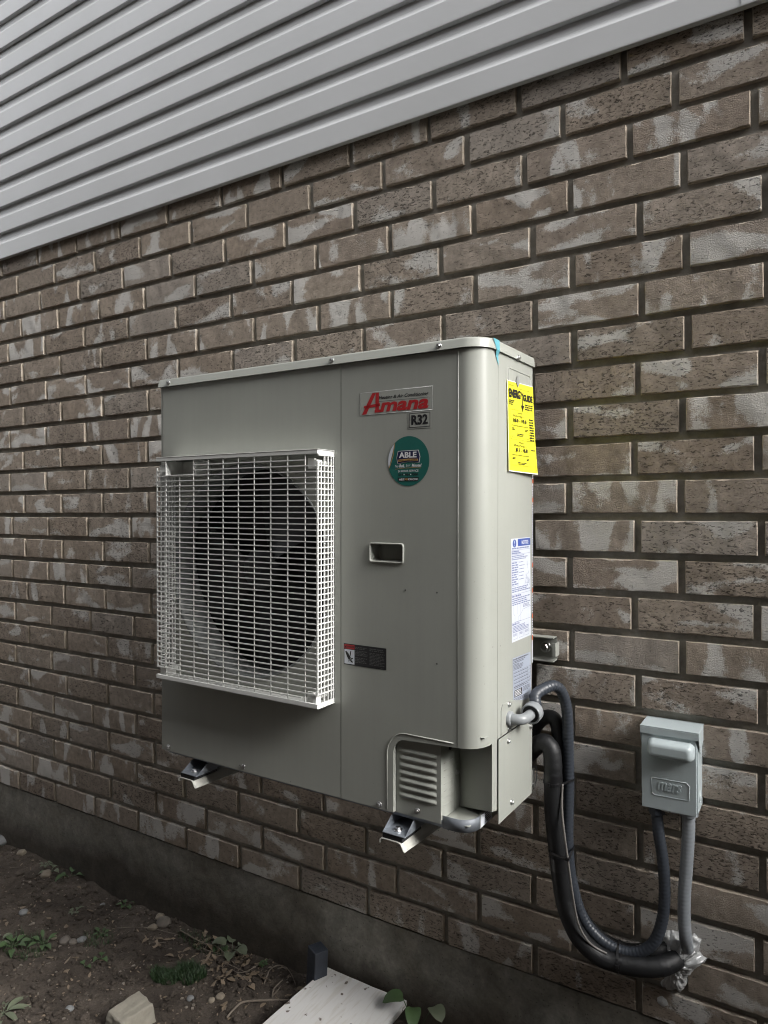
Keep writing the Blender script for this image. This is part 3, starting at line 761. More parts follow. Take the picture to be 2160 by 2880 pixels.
# side panels, back, lid
MB().box(W-.0012, W, SY+.0010, D, .1738, .968).build('side_panel', M['ivory'], unit)
MB().box(W-.0012, W+.0006, .0768, D+.002, -.004, .1705).build('valve_cover', M['ivory'], unit)
cab = MB()
cab.box(.0002, .0012, .021, D, 0, .968)             # left side
cab.box(.0015, W-.002, D-.003, D-.001, 0, .968)     # back
cab.box(.015, .90, .022, D-.01, .0005, .0018)
cab.build('cabinet', M['ivory'], unit)
MB().box(.60, W-.004, .1, D-.006, .20, .96).build('inner_wall', M['black'], unit)
lid = MB(); o_ = .005
lp2 = [(-o_, D+o_), (-o_, -o_)]
cr2 = CR+o_
lp2 += [(W-CR+cr2*math.sin(i*math.pi/24), CR-cr2*math.cos(i*math.pi/24)) for i in range(13)]
lp2 += [(W+o_, D+o_-.004), (W+o_-.0012, D+o_-.0012), (W+o_-.004, D+o_)]
# skirt with rounded shoulder
levels = [(-.0015, .9690), (.0030, .9850), (.0036, .9875), (.0050, .9893), (.0075, .9900)]
cx_, cy_ = .47, .13
def ins(p, d):
    x, y = p; dx_ = max(0, d-.003) if d < .006 or d > .0061 else d
    return (x+(dx_ if x < cx_ else -dx_)*(1 if abs(x-cx_) > .42 else 0), y+(d if y < cy_ else -d)*(1 if abs(y-cy_) > .09 else 0))
rings = [[(*ins(p, d), z) for p in lp2] for d, z in levels]
n_ = len(lp2); allv = [v for r_ in rings for v in r_]
lid.add(allv, [(j*n_+i, j*n_+(i+1) % n_, (j+1)*n_+(i+1) % n_, (j+1)*n_+i) for j in range(len(levels)-1) for i in range(n_)], True)
lid.add(rings[-1], [tuple(range(n_))])
lid.add([(x, y, .9690) for x, y in lp2]+[(x, y, .9690) for x, y in [ins(p, .006) for p in lp2]], [(i, (i+1) % n_, n_+(i+1) % n_, n_+i) for i in range(n_)])
lido = lid.build('top_cover', M['ivory'], unit, merge=True)
es = lido.modifiers.new('split', 'EDGE_SPLIT'); es.split_angle = R(50)

# screws
def screw_mesh(Mx, sc=1.):
    m = MB()
    m.lathe([(.0062*sc, 0), (.0062*sc, .0008), (.0048*sc, .0016), (.0040*sc, .0016)], Mx, 16)
    m.lathe([(.0040*sc, .0014), (.0040*sc, .0044), (.0034*sc, .0050)], Mx, 6, smooth=False); m.disc(.0034*sc, .0050, Mx, 6)
    m.lathe([(.0020*sc, .0051), (.0004, .0042)], Mx, 6, smooth=False)
    return m
for (x, z, y) in [(.0358, .978, -.005), (.573, .978, -.005), (.843, .978, -.005), (.0275, .0105, 0), (.2987, .012, 0), (.697, .0095, 0), (.785, .0115, .012)]:
    screw_mesh(T((x, y, z)) @ MF @ Matrix.Rotation(random.random(), 4, 'Z')).build('screw', M['steel'], unit)
for (y, z, x) in [(.166, .9725, W+.005), (.127, .1795, W+.0016), (.127, .1545, W+.0006), (.2555, .151, W+.0006), (.1455, .018, W+.0006), (.1375, .003, .9078), (.0835, .083, .8412), (.127, .2325, W+.0016)]:
    screw_mesh(T((x, y, z)) @ MX @ Matrix.Rotation(random.random(), 4, 'Z')).build('screw', M['steel'], unit)
for (x, z, e) in ((.286, .0128, 0), (.45, .006, 0)):
    MB().disc(.0012, 0, T((x, -.0004, z)) @ MF, 8).build('pinhole', M['dimink'], unit, recalc=False)
for (y, z) in ((.0835, .364), (.022, .368)):
    MB().disc(.0013, 0, T((W+.0004, max(y, .046), z)) @ MX, 8).build('pinhole', M['dimink'], unit, recalc=False)
# rear side bracket at the back of the valve cover
MB().box(W-.004, W+.0004, D+.003, D+.019, .0025, .048).build('rear_tab', M['ivory'], unit)
MB().tube(smooth_path([(W-.004, D+.018, .052), (W+.002, D+.026, .048), (W+.002, D+.030, .035), (W, D+.028, .012), (W-.002, D+.018, .006)]), .0012, 6).build('rear_handle', M['zinc'], unit)
screw_mesh(T((W+.0006, D+.011, .012)) @ MX).build('screw', M['steel'], unit)

# recessed hand grip
hm = MB()
def rr(x0, x1, z0, z1, r, y, n=5):
    out = []
    for cx, cz, a0 in ((x1-r, z1-r, 0), (x0+r, z1-r, 90), (x0+r, z0+r, 180), (x1-r, z0+r, 270)):
        for i in range(n+1):
            a = R(a0+90*i/n); out.append((cx+r*math.cos(a), y, cz+r*math.sin(a)))
    return out
rg = [rr(.6715, .7590, .5310, .5745, .006, -.0003), rr(.6722, .7583, .5317, .5738, .0058, -.0035), rr(.6733, .7572, .5328, .5727, .005, -.0042), rr(.6748, .7557, .5343, .5712, .0045, -.0036), rr(.6752, .7553, .5347, .5708, .0045, -.0006)]
nn = len(rg[0]); hm.add([v for r_ in rg for v in r_], [(j*nn+i, j*nn+(i+1) % nn, (j+1)*nn+(i+1) % nn, (j+1)*nn+i) for j in range(len(rg)-1) for i in range(nn)], True)
grip = hm.build('hand_grip', M['ivory'], unit)
pk = MB(); i0 = rr(.6752, .7553, .5347, .5708, .0045, -.0006); i1 = rr(.6775, .7530, .5375, .5725, .004, .030)
nq = len(i0); pk.add(i0+i1, [(i, (i+1) % nq, nq+(i+1) % nq, nq+i) for i in range(nq)]+[tuple(range(nq, 2*nq))]); pk.build('grip_pocket', M['ivory'], grip, recalc=False)

# fan grille: frame, clips and every bar
GY, GXL, GXR = -.060, .056, .5755
def gframe(name, z0, z1, parent, top):
    gf = MB()
    gf.box(GXL-.0015, GXR+.0015, GY-.0022, GY+.0022, z0, z1)
    gf.box(GXR-.0022, GXR+.0015, GY+.0020, -.0004, z0-(.004 if top else -.0005), z1-.0001)
    gf.box(GXL-.0015, GXL+.0022, GY+.0020, -.0004, z0+.0001, z1-.0001)
    if top: gf.box(GXL-.0012, GXR+.0035, GY-.0030, -.0004, z1-.0002, z1+.0011)
    else: gf.box(GXL-.0012, GXR+.0030, GY-.0020, -.0004, z0-.0011, z0+.0002)
    return bev(gf.build(name, M['grille'], parent), .0006, 2)
grille = gframe('grille', .7665, .7757, unit, True)
gframe('lower_frame', .2120, .2215, grille, False)
def bar(path, w=.0014, h=.00125): MB().tube(path, 0, square=(w, h)).build('grille_bar', M['grille'], grille)
zs = [.7414-.01283*k for k in range(40)]
for k, z in enumerate(zs):
    full = [(GXL, -.001, z), (GXL, GY+.004, z), (GXL+.003, GY, z), (GXR-.004, GY, z), (GXR, GY+.004, z), (GXR, -.001, z)]
    if k == 0:
        bar([(.1905, GY, z)]+full[3:]); bar([(GXL, -.001, z), (GXL, GY+.004, z), (GXL+.003, GY, z), (.0905, GY, z)])
    else: bar(full)
bar([(.1905, GY, .7542), (.5425, GY, .7542)]); bar([(.0935, GY, .2292), (.532, GY, .2292)])
for i in range(10):
    x = .0906+.0501*i
    top = .7300 if i in (1,) else .7670
    bar([(x, GY, .2210), (x, GY, top)], w=.0010, h=.0010)
for x in (GXL+.0006, GXR-.0006):
    bar([(x, GY+.0008, zs[-1]-.002), (x, GY+.0008, zs[0]+.009)], w=.0016, h=.0016)
    for y in (-.0478, -.0352, -.0228, -.0112, -.0030):
        long_ = y > -.04
        bar([(x, y, .2210 if long_ else zs[-1]), (x, y, .7640 if long_ else zs[0]+.008)], w=.0017, h=.0014)
# open tray at the upper left
tr = MB()
tr.box(.0895, .0912, GY-.0015, -.004, .7295, .7664); tr.box(.0913, .1900, GY-.0030, -.004, .7280, .7306); tr.box(.1900, .1912, GY+.004, -.004, .7285, .7664)
tr.box(.0913, .1899, -.0060, -.0045, .7307, .7664)
bev(tr.build('grille_tray', M['grille'], grille), .0006, 1)
for (x, z, s) in ((.5580, .7480, 1), (.0720, .7470, -1), (.5560, .2330, 1), (.0740, .2330, -1)):
    cm = MB(); cm.box(x-.013, x+.004, GY+.006, GY+.014, z-.013, z+.010); cm.box(x+.0045, x+.013, GY+.003, GY+.020, z-.014, z+.006)
    cm.box(x-.012, x+.012, GY+.0145, GY+.050, z-.004, z+.004)
    cm.build('grille_clip', M['grille'], grille)

# stickers on the front
def sticker(name, fn, u0, u1, v0, v1, mat, parent=unit):
    m = MB(); rect(m, fn, u0, u1, v0, v1); return m.build(name, mat, parent, recalc=False)
logo = sticker('maker_sticker', F(.0006), .6475, .8262, .8508, .8990, M['clear'])
MB().tube([(.6475, -.0006, .8508), (.8262, -.0006, .8508), (.8262, -.0006, .8990), (.6475, -.0006, .8990), (.6475, -.0006, .8508)], .0003, 4).build('sticker_edge', M['whiteprint'], logo)
f1 = F(.0011)
lettering('lettering', 'Heating & Air Conditioning', f1, .6955, .8172, .8795, .8888, M['ink'], logo, bold=.02, shear=.25)
m = MB(); rect(m, f1, .6935, .8165, .8768, .8775); m.build('rule', M['ink'], logo, recalc=False)
am = MB()      # the big initial with its tail and cross bar
shape(am, f1, [(.6522, .8518), (.6632, .8518), (.6885, .8967), (.6790, .8967)])
shape(am, f1, [(.6885, .8967), (.6960, .8967), (.6958, .8600), (.7010, .8600), (.7010, .8540), (.6850, .8540), (.6850, .8600), (.6868, .8600), (.6872, .8860)][::1])
shape(am, f1, [(.6562, .8660), (.6575, .8705), (.6990, .8735), (.6990, .8672), (.6720, .8656), (.6640, .8640)])
am.build('initial_letter', M['red'], logo, recalc=False)
lettering('lettering', 'mana', f1, .6985, .8178, .8540, .8745, M['red'], logo, bold=.034, shear=.22, space=1.0)
lettering('lettering', '®', f1, .8195, .8215, .8735, .8755, M['ink'], logo)
r32 = sticker('refrigerant_sticker', F(.0006), .7690, .8250, .8140, .8490, M['clear'])
m = MB(); frame(m, f1, .7713, .8213, .8165, .8465, .0011); m.build('border', M['ink'], r32, recalc=False)
m = MB(); rect(m, F(.0009), .7725, .8201, .8177, .8453); m.build('field', M['clear'], r32, recalc=False)
lettering('lettering', 'R32', F(.0013), .7765, .8160, .8215, .8425, M['ink'], r32, bold=.04)

# round service sticker
def circ(cx, cz, rx, rz, n=56, a0=0, a1=360): return [(cx+rx*math.cos(R(a0+(a1-a0)*i/n)), cz+rz*math.sin(R(a0+(a1-a0)*i/n))) for i in range(n)]
CX, CZ, CRX, CRZ = .7690, .7472, .0503, .0521
m = MB(); shape(m, F(.0006), circ(CX, CZ, CRX, CRZ)); sv = m.build('service_sticker', M['green'], unit, recalc=False)
m = MB()
aa = [CX+CRX*.985*math.cos(R(a)) for a in range(132, 200, 4)]; bb = [CZ+CRZ*.985*math.sin(R(a)) for a in range(132, 200, 4)]
shape(m, F(.0010), list(zip(aa, bb))); m.build('white_crescent', M['white'], sv, recalc=False)
m = MB(); stroke(m, F(.0013), [(aa[0], bb[0]), (aa[0]-.004, CZ+.012), (aa[-1]+.004, bb[-1]+.008), (aa[-1], bb[-1])], .0016); m.build('gold_line', M['gold'], sv, recalc=False)
badge = [(.7415, .7445), (.7418, .7520), (.7440, .7672), (.7900, .7685), (.7965, .7560), (.7945, .7450), (.7700, .7475)]
badge = [(.7440, .7430), (.7415, .7545), (.7450, .7680), (.7930, .7685), (.7968, .7555), (.7945, .7442), (.7690, .7462)]
m = MB(); shape(m, F(.0010), [(CX+(x-CX)*1.05, .7557+(z-.7557)*1.09) for x, z in badge]); m.build('badge_edge', M['whiteprint'], sv, recalc=False)
m = MB(); shape(m, F(.0013), badge); m.build('badge', M['navy'], sv, recalc=False)
lettering('lettering', 'ABLE', F(.0016), .7465, .7895, .7540, .7662, M['whiteprint'], sv, bold=.035)
m = MB(); shape(m, F(.0016), [(.7448, .7462), (.7448, .7508), (.7690, .7520), (.7930, .7512), (.7930, .7466), (.7690, .7480)]); m.build('gold_ribbon', M['gold'], sv, recalc=False)
lettering('lettering', 'HEATING  COOLING  ELECTRICAL', F(.0019), .7465, .7915, .7480, .7503, M['ink'], sv, bold=.02)
lettering('lettering', 'No', F(.0010), .7367, .7450, .7345, .7400, M['whiteprint'], sv, shear=.2)
lettering('lettering', 'Bull,', F(.0010), .7470, .7600, .7330, .7408, M['whiteprint'], sv, shear=.2, bold=.03)
lettering('lettering', 'Just', F(.0010), .7630, .7745, .7345, .7410, M['whiteprint'], sv, shear=.2)
lettering('lettering', 'Moose!', F(.0010), .7775, .8010, .7345, .7412, M['whiteprint'], sv, shear=.2, bold=.03)
m = MB(); stroke(m, F(.0010), [(.7370, .7305), (.7530, .7325), (.7800, .7330), (.8000, .7318)], .0008); m.build('gold_line', M['gold'], sv, recalc=False)
lettering('lettering', '24 HOUR SERVICE', F(.0010), .7438, .7938, .7240, .7288, M['whiteprint'], sv, bold=.012)
lettering('lettering', '519', F(.0010), .7447, .7570, .7165, .7215, M['ink'], sv, bold=.03)
lettering('lettering', '954', F(.0010), .7610, .7735, .7165, .7215, M['ink'], sv, bold=.03)
lettering('lettering', '7300', F(.0010), .7770, .7925, .7165, .7215, M['ink'], sv, bold=.03)
for x in (.7590, .7752):
    m = MB(); shape(m, F(.0010), circ(x, .7190, .0012, .0012, 10)); m.build('dot', M['whiteprint'], sv, recalc=False)
m = MB(); shape(m, F(.0010), [(.7460, .7050), (.7438, .7128), (.7945, .7128), (.7925, .7050)]); m.build('web_plate', M['ink'], sv, recalc=False)
lettering('lettering', 'ABLE', F(.0013), .7470, .7600, .7068, .7110, M['whiteprint'], sv, bold=.02)
lettering('lettering', 'AIR', F(.0013), .7608, .7685, .7068, .7110, M['gold'], sv, bold=.02)
lettering('lettering', 'KW.COM', F(.0013), .7693, .7915, .7068, .7110, M['whiteprint'], sv, bold=.02)

# warning sticker
dg = sticker('danger_sticker', F(.0006), .6035, .7150, .3015, .3480, M['ink'])
m = MB(); rect(m, F(.0010), .6050, .6322, .3368, .3462); m.build('danger_header', M['red'], dg, recalc=False)
lettering('lettering', 'DANGER', F(.0013), .6105, .6315, .3392, .3440, M['ink'], dg, bold=.02)
m = MB(); shape(m, F(.0013), [(.6060, .3388), (.6100, .3388), (.6080, .3445)]); m.build('alert_mark', M['ink'], dg, recalc=False)
m = MB(); rect(m, F(.0010), .6050, .6322, .3035, .3355); m.build('picture_field', M['white'], dg, recalc=False)
m = MB()
shape(m, F(.0013), [(.6075, .3300), (.6100, .3320), (.6165, .3265), (.6200, .3190), (.6170, .3125), (.6120, .3200)])
shape(m, F(.0013), [(.6215, .3325), (.6240, .3330), (.6222, .3230), (.6185, .3110), (.6160, .3080), (.6180, .3180)])
for k in range(3): stroke(m, F(.0013), [(.6195, .3185-.003*k), (.6240+.002*k, .3165-.004*k), (.6285-.003*k, .3170-.004*k)], .0022)
m.build('hand_symbol', M['ink'], dg, recalc=False)
m = MB(); words(m, F(.0010), .6340, .6680, .3380, .3440, 2, seed=3); words(m, F(.0010), .6340, .6680, .3240, .3360, 4, seed=4); words(m, F(.0010), .6340, .6680, .3080, .3210, 4, seed=8)
words(m, F(.0010), .6720, .7110, .3370, .3445, 2, seed=13); words(m, F(.0010), .6720, .7120, .3070, .3350, 9, seed=14); words(m, F(.0010), .6990, .7130, .3030, .3048, 1, seed=15)
m.build('fine_print', M['dimink'], dg, recalc=False)

# stickers on the side: notice, rating plate, strip along the rear edge
nt_ = MB(); NX0, NX1 = .1395, .2515
def skew(e):            # the notice was stuck on slightly out of true
    return lambda u, v: (W+e, u+(.5810-v)*.030, v)
rect(nt_, skew(.0006), NX0, NX1, .3600, .5830); notice = nt_.build('notice_sticker', M['white'], unit, recalc=False)
m = MB(); rect(m, skew(.0010), .1765, .2512, .5655, .5815); m.build('notice_header', M['blueink'], notice, recalc=False)
lettering('lettering', 'NOTICE', skew(.0013), .1985, .2385, .5690, .5775, M['whiteprint'], notice, bold=.02)
m = MB(); shape(m, skew(.0010), circ(.1580, .5725, .0105, .0085, 24)); m.build('alert_disc', M['blueink'], notice, recalc=False)
lettering('lettering', '!', skew(.0013), .1565, .1595, .5665, .5785, M['whiteprint'], notice)
m = MB(); s1 = skew(.0010)
words(m, s1, .1435, .2480, .5590, .5640, 1, seed=21); frame(m, s1, .1420, .2490, .5480, .5580, .0005)
words(m, s1, .1430, .2000, .5490, .5570, 2, seed=22, fill=.75); words(m, s1, .1425, .2400, .5360, .5470, 3, seed=23)
frame(m, s1, .1420, .1790, .4800, .5335, .0004); words(m, s1, .1430, .1780, .4815, .5330, 10, seed=24)
for k in range(6): words(m, s1, .1840, .2120+.004*(k % 2), .5290-.0075*k, .5320-.0075*k, 1, seed=30+k)
rn = random.Random(9)
for k in range(12):
    x, z_ = .220+rn.random()*.022, .488+rn.random()*.046; stroke(m, s1, [(x, z_), (x+rn.uniform(-.012, .012), z_-rn.uniform(.004, .014)), (x+rn.uniform(-.008, .014), z_-rn.uniform(.006, .02))], .0007)
words(m, s1, .1430, .2470, .4660, .4780, 3, seed=41); rect(m, s1, .1405, .2505, .4615, .4620)
words(m, s1, .1420, .2050, .4560, .4605, 1, seed=42, fill=.8); words(m, s1, .1430, .2480, .4380, .4550, 4, seed=43)
stroke(m, s1, [(.150, .437), (.150, .420), (.157, .416), (.157, .402), (.190, .402), (.190, .416), (.205, .425), (.250, .428)], .0006)
stroke(m, s1, [(.190, .437), (.190, .416), (.178, .412), (.178, .402)], .0006); stroke(m, s1, [(.170, .437), (.170, .418)], .0006); words(m, s1, .205, .245, .4290, .4370, 3, seed=44)
rect(m, s1, .1405, .2505, .4010, .4015); words(m, s1, .1420, .1850, .3955, .4000, 1, seed=45, fill=.8); words(m, s1, .1430, .2400, .3790, .3945, 5, seed=46)
for k, x in enumerate((.1440, .1790, .2120)): frame(m, s1, x, x+.026, .3650, .3770, .0005); words(m, s1, x+.003, x+.023, .3715, .3760, 2, seed=47+k)
m.build('fine_print', M['bluegreyink'], notice, recalc=False)

def skew2(e): return lambda u, v: (W+e, u+(.3250-v)*.045, v+(u-.15)*-.03)
rt = MB(); rect(rt, skew2(.0006), .1500, .2555, .2225, .3255); rating = rt.build('rating_sticker', M['silver'], unit, recalc=False)
m = MB(); s2_ = skew2(.0010)
words(m, s2_, .1530, .2500, .3200, .3235, 1, seed=60, fill=.85); words(m, s2_, .1530, .2330, .3130, .3190, 2, seed=61); words(m, s2_, .1530, .2250, .2980, .3120, 5, seed=62, ragged=.6)
for k in range(5): rect(m, s2_, .1530, .2540, .2945-.0075*k, .2949-.0075*k); words(m, s2_, .1540, .2520, .2905-.0075*k, .2935-.0075*k, 1, seed=63+k)
for x in (.1530, .1850, .2000, .2350, .2535): rect(m, s2_, x, x+.0005, .2640, .2949)
words(m, s2_, .1530, .2400, .2570, .2625, 2, seed=70); words(m, s2_, .2080, .2500, .2440, .2550, 4, seed=71); words(m, s2_, .1530, .2350, .2290, .2370, 3, seed=72)
m.build('fine_print', M['greyink'], rating, recalc=False)
m = MB(); rect(m, s2_, .1560, .2010, .2390, .2545); m.build('black_field', M['ink'], rating, recalc=False)
m = MB(); words(m, skew2(.0013), .1575, .1990, .2405, .2535, 4, seed=75); m.build('fine_print', M['whiteprint'], rating, recalc=False)
# sticker strip folded round the rear edge
st = MB(); rect(st, lambda u, v: (W+.0010+(u-.262)*.10, u+.0006, v), .2622, .2665, .2950, .7300)
strip = st.build('edge_sticker', M['white'], unit, recalc=False)
for z_ in (.5140, .4560, .3980, .3480, .6620, .7050):
    m = MB(); rect(m, lambda u, v: (W+.0016+(u-.262)*.10, u+.0006, v), .2618, .2666, z_, z_+.010); m.build('orange_mark', M['orange'], strip, recalc=False)
m = MB(); words(m, lambda u, v: (W+.0014+(u-.262)*.10, u+.0006, v), .2628, .2660, .355, .700, 60, seed=77); m.build('fine_print', M['greyink'], strip, recalc=False)
# pressed rectangle above the paper label, and scraps of tape
eo = MB(); ep = rr(.1235, .2500, .9050, .9455, .007, 0); ep = [(W+.0002, p[0], p[2]) for p in ep]; ep.append(ep[0])
eo.tube(ep, .0013, 6).build('pressed_frame', M['ivory'], unit)
tb = MB(); tb.add([(W+.0058, .0335, .9895), (W+.0058, .0640, .9895), (W+.0058, .0665, .9690), (W+.0058, .0505, .9690)], [(0, 1, 2, 3)])
tb.add([(W+.0058, .0505, .9690), (W+.0058, .0665, .9690), (W+.0012, .0690, .9600), (W+.0012, .0560, .9590)], [(0, 1, 2, 3)])
tb.add([(W+.0012, .0560, .9590), (W+.0012, .0690, .9600), (W+.0012, .0705, .9400)], [(0, 1, 2)])
tb.build('blue_tape_scrap', M['bluetape'], unit, recalc=False)
# conduit entry plate and fitting
MB().prism([(W, .0880, .1760), (W, .0880, .2280), (W, .0955, .2400), (W, .1500, .2360), (W, .2450, .2150), (W, .2580, .1760)], (.0014, 0, 0)).build('entry_plate', M['ivory'], unit)
MB().lathe([(.0155, 0), (.0155, .006), (.0130, .0085), (.0110, .0085)], T((W+.0015, .127, .203)) @ MX, 24).build('lock_nut', M['fitting'], unit)

# ------------------------------------------------------------------ mounting feet under the unit, wall brackets, rail
def foot(x):
    m = MB(); y0 = -.024
    m.box(x-.028, x+.028, y0, .09, -.036, -.0335)
    for s in (-1, 1):
        m.add([(x+s*.028, y0+.004, -.0335), (x+s*.028, .09, -.0335), (x+s*.028, .09, -.013), (x+s*.028, .012, -.013)], [(0, 1, 2, 3)])
        m.add([(x+s*.0265, y0+.004, -.0335), (x+s*.0265, .09, -.0335), (x+s*.0265, .09, -.013), (x+s*.0265, .012, -.013)], [(3, 2, 1, 0)])
        m.add([(x+s*.028, y0+.004, -.0335), (x+s*.028, .012, -.013), (x+s*.0265, .012, -.013), (x+s*.0265, y0+.004, -.0335)], [(0, 1, 2, 3)])
    o = bev(m.build('mounting_foot', M['zinc'], unit), .0008, 1)
    b = MB(); Mz = T((x-.002, -.002, -.0334))
    b.lathe([(.0095, 0), (.0095, .0016), (.0062, .0017)], Mz, 20); b.lathe([(.0062, .0015), (.0062, .0060), (.0052, .0068)], Mz, 6, smooth=False); b.disc(.0052, .0068, Mz, 6)
    b.build('bolt', M['steel'], o)
def bracket(x, lab):
    root = empty('wall_bracket'); root.matrix_world = UM
    tag(root, lab, 'bracket', 'wall brackets under the heat pump')
    a = MB()
    pr = [(-.030, -.0600), (-.0305, -.0560), (-.0290, -.0520), (-.0255, -.0497), (-.020, -.0490), (.014, -.0490), (.0185, -.0500), (.0215, -.0530), (.0245, -.0590), (.0275, -.0640), (.0315, -.0660)]
    ys = [-.023, -.01, .05, .15, .25, .385]
    def af(k, y):
        u, v = pr[k]; dep = 1+max(0, (y+.02))*2.6*(1 if v < -.051 else 0)
        return (x+u, y, -.0490+(v+.0490)*dep)
    a.grid(af, list(range(len(pr))), ys, smooth=True)
    o = a.build('arm', M['bracket'], root, recalc=False); s_ = o.modifiers.new('thick', 'SOLIDIFY'); s_.thickness = .0024; s_.offset = 0
    MB().box(x-.030, x+.034, .380, .386, -.10, .34).build('wall_leg', M['bracket'], root)
    p = MB().box(x-.025, x+.025, -.021, .06, -.0488, -.0362)
    bev(p.build('rubber_pad', M['rubber'], root), .002, 2)
foot(.1315); foot(.7475)
bracket(.1230, 'ivory steel bracket arm under the unit, below its fan grille')
bracket(.7430, 'ivory steel bracket arm under the unit, below its louvred corner')

rail = empty('mounting_rail', (0, 0, 0))
tag(rail, 'short end of an ivory steel channel bolted to the bricks behind the unit', 'rail')
rz0, rz1, rx1 = 1.066, 1.122, 2.340
ch = MB()
rp_ = [(-.034, rz1), (-.008, rz1), (-.005, rz1-.004), (-.005, rz0+.004), (-.008, rz0), (-.034, rz0)]
ch.grid(lambda x, k: (x, rp_[k][0], rp_[k][1]), [1.42, 2.0, rx1-.008, rx1], list(range(len(rp_))), smooth=False)
ro_ = ch.build('channel', M['ivory'], rail, recalc=False); s_ = ro_.modifiers.new('thick', 'SOLIDIFY'); s_.thickness = .0022; s_.offset = 0
ch2 = MB(); ch2.box(rx1-.002, rx1+.0055, -.034, -.0318, rz0+.012, rz1-.012); ch2.box(rx1+.003, rx1+.0055, -.0316, -.006, rz0+.012, rz1-.012); ch2.build('end_tab', M['ivory'], rail)
bm_ = MB(); Mb = T((2.3115, -.0065, 1.094)) @ MF
bm_.lathe([(.0135, 0), (.0135, .002), (.0095, .0022)], Mb, 24); bm_.lathe([(.0090, .002), (.0090, .0085), (.0078, .0098)], Mb, 6, smooth=False); bm_.disc(.0078, .0098, Mb, 6)
bm_.build('bolt', M['steel'], rail)

# ------------------------------------------------------------------ paper energy label taped to the side (hangs a little free)
el = empty('energy_label'); el.matrix_world = UM
tag(el, 'bright yellow paper energy label taped high on the side of the heat pump', 'label')
EU0, EU1, EV0, EV1 = .1125, .2600, .7265, .9180
def E(e):
    def fn(u, v):
        a = (u-EU0)/(EU1-EU0); b = (EV1-v)/(EV1-EV0)
        x = W+.0016+.0040*a*a*(.35+.65*b)+.0060*a*b*b+.002*b+e
        return (x, u+.004*b*a+.006*b*(1-a), v+.008*a*(1-b)-.002*a)
    return fn
m = MB(); rect(m, E(0), EU0, EU1, EV0, EV1, 40, 50); sheet = m.build('paper', M['yellow'], el, recalc=False)
sl_ = sheet.modifiers.new('thick', 'SOLIDIFY'); sl_.thickness = .0004; sl_.offset = -1
m = MB(); rect(m, E(.0005), EU0, EU0+.002, EV0, EV1, 1, 50); rect(m, E(.0005), EU0+.002, EU1, EV0, EV0+.002, 40, 1); rect(m, E(.0005), EU0+.002, EU1-.002, EV1-.0016, EV1, 40, 1); m.build('paper_margin', M['whiteprint'], el, recalc=False)
e1 = E(.0012)
lettering('lettering', 'ENERG', e1, .1200, .1840, .8830, .9015, M['ink'], el, bold=.045, space=.92)
lettering('lettering', 'GUIDE', e1, .1985, .2530, .8810, .8960, M['ink'], el, bold=.045, space=.92)
m = MB(); stroke(m, e1, [(.1860, .9005), (.1930, .8920), (.1940, .8640)], .0034); stroke(m, e1, [(.2000, .8990), (.1935, .8915)], .0034)
shape(m, e1, [(.1860, .8710), (.2030, .8710), (.1945, .8580)]); m.build('arrow', M['ink'], el, recalc=False)
m = MB(); frame(m, e1, .1245, .2245, .8000, .8590, .0006); frame(m, e1, .1245, .2265, .7410, .7965, .0006)
for z_ in (.8260, .7635):
    rect(m, e1, .1310, .2210, z_-.0010, z_); 
    for k in range(5): rect(m, e1, .1310+.0222*k, .1316+.0222*k, z_, z_+.003)
rect(m, e1, .1460, .1520, .8300, .8312); rect(m, e1, .1420, .1560, .7685, .7697)
m.build('boxes', M['ink'], el, recalc=False)
lettering('lettering', 'Cooling', e1, .1640, .1880, .8505, .8560, M['ink'], el, bold=.015)
lettering('lettering', 'Efficiency Rating', e1, .1400, .1900, .8430, .8490, M['ink'], el, bold=.015)
lettering('lettering', '18.0 - 19.0', e1, .1420, .2130, .8320, .8408, M['ink'], el, bold=.035)
lettering('lettering', 'Heating', e1, .1690, .1930, .7875, .7930, M['ink'], el, bold=.015)
lettering('lettering', 'Efficiency Rating', e1, .1420, .1960, .7800, .7862, M['ink'], el, bold=.015)
lettering('lettering', '8.1 - 8.8', e1, .1510, .2130, .7705, .7785, M['ink'], el, bold=.035)
m = MB(); words(m, e1, .1220, .1480, .9080, .9100, 1, seed=80); words(m, e1, .1700, .2550, .9040, .9055, 1, seed=81); words(m, e1, .1210, .1520, .8670, .8790, 3, seed=82); words(m, e1, .2080, .2540, .8620, .8760, 3, seed=83, ragged=.1)
words(m, e1, .1920, .2060, .8455, .8478, 1, seed=84); words(m, e1, .1980, .2110, .7822, .7845, 1, seed=85); words(m, e1, .2290, .2560, .7960, .8460, 9, seed=86); words(m, e1, .2310, .2550, .7760, .7790, 1, seed=87, fill=.8)
for z_ in (.8150, .7530): words(m, e1, .1320, .1500, z_, z_+.006, 2, seed=88); words(m, e1, .2050, .2190, z_, z_+.006, 2, seed=89)
words(m, e1, .1600, .2000, .8030, .8100, 2, seed=90); words(m, e1, .1600, .2060, .7430, .7490, 2, seed=91); words(m, e1, .2500, .2545, .7310, .7480, 6, seed=92)
m.build('fine_print', M['ink'], el, recalc=False)
m = MB(); m.add([(W+.0014, .1725, .9375), (W+.0014, .1845, .9330), (W+.0032, .1800, .9215), (W+.0032, .1600, .9210)], [(0, 1, 2, 3)]); m.add([(W+.0034, .1600, .9210), (W+.0034, .1800, .9215), (W+.0040, .1690, .9085)], [(0, 1, 2)])
m.build('sticky_tape', M['scotch'], el, recalc=False)

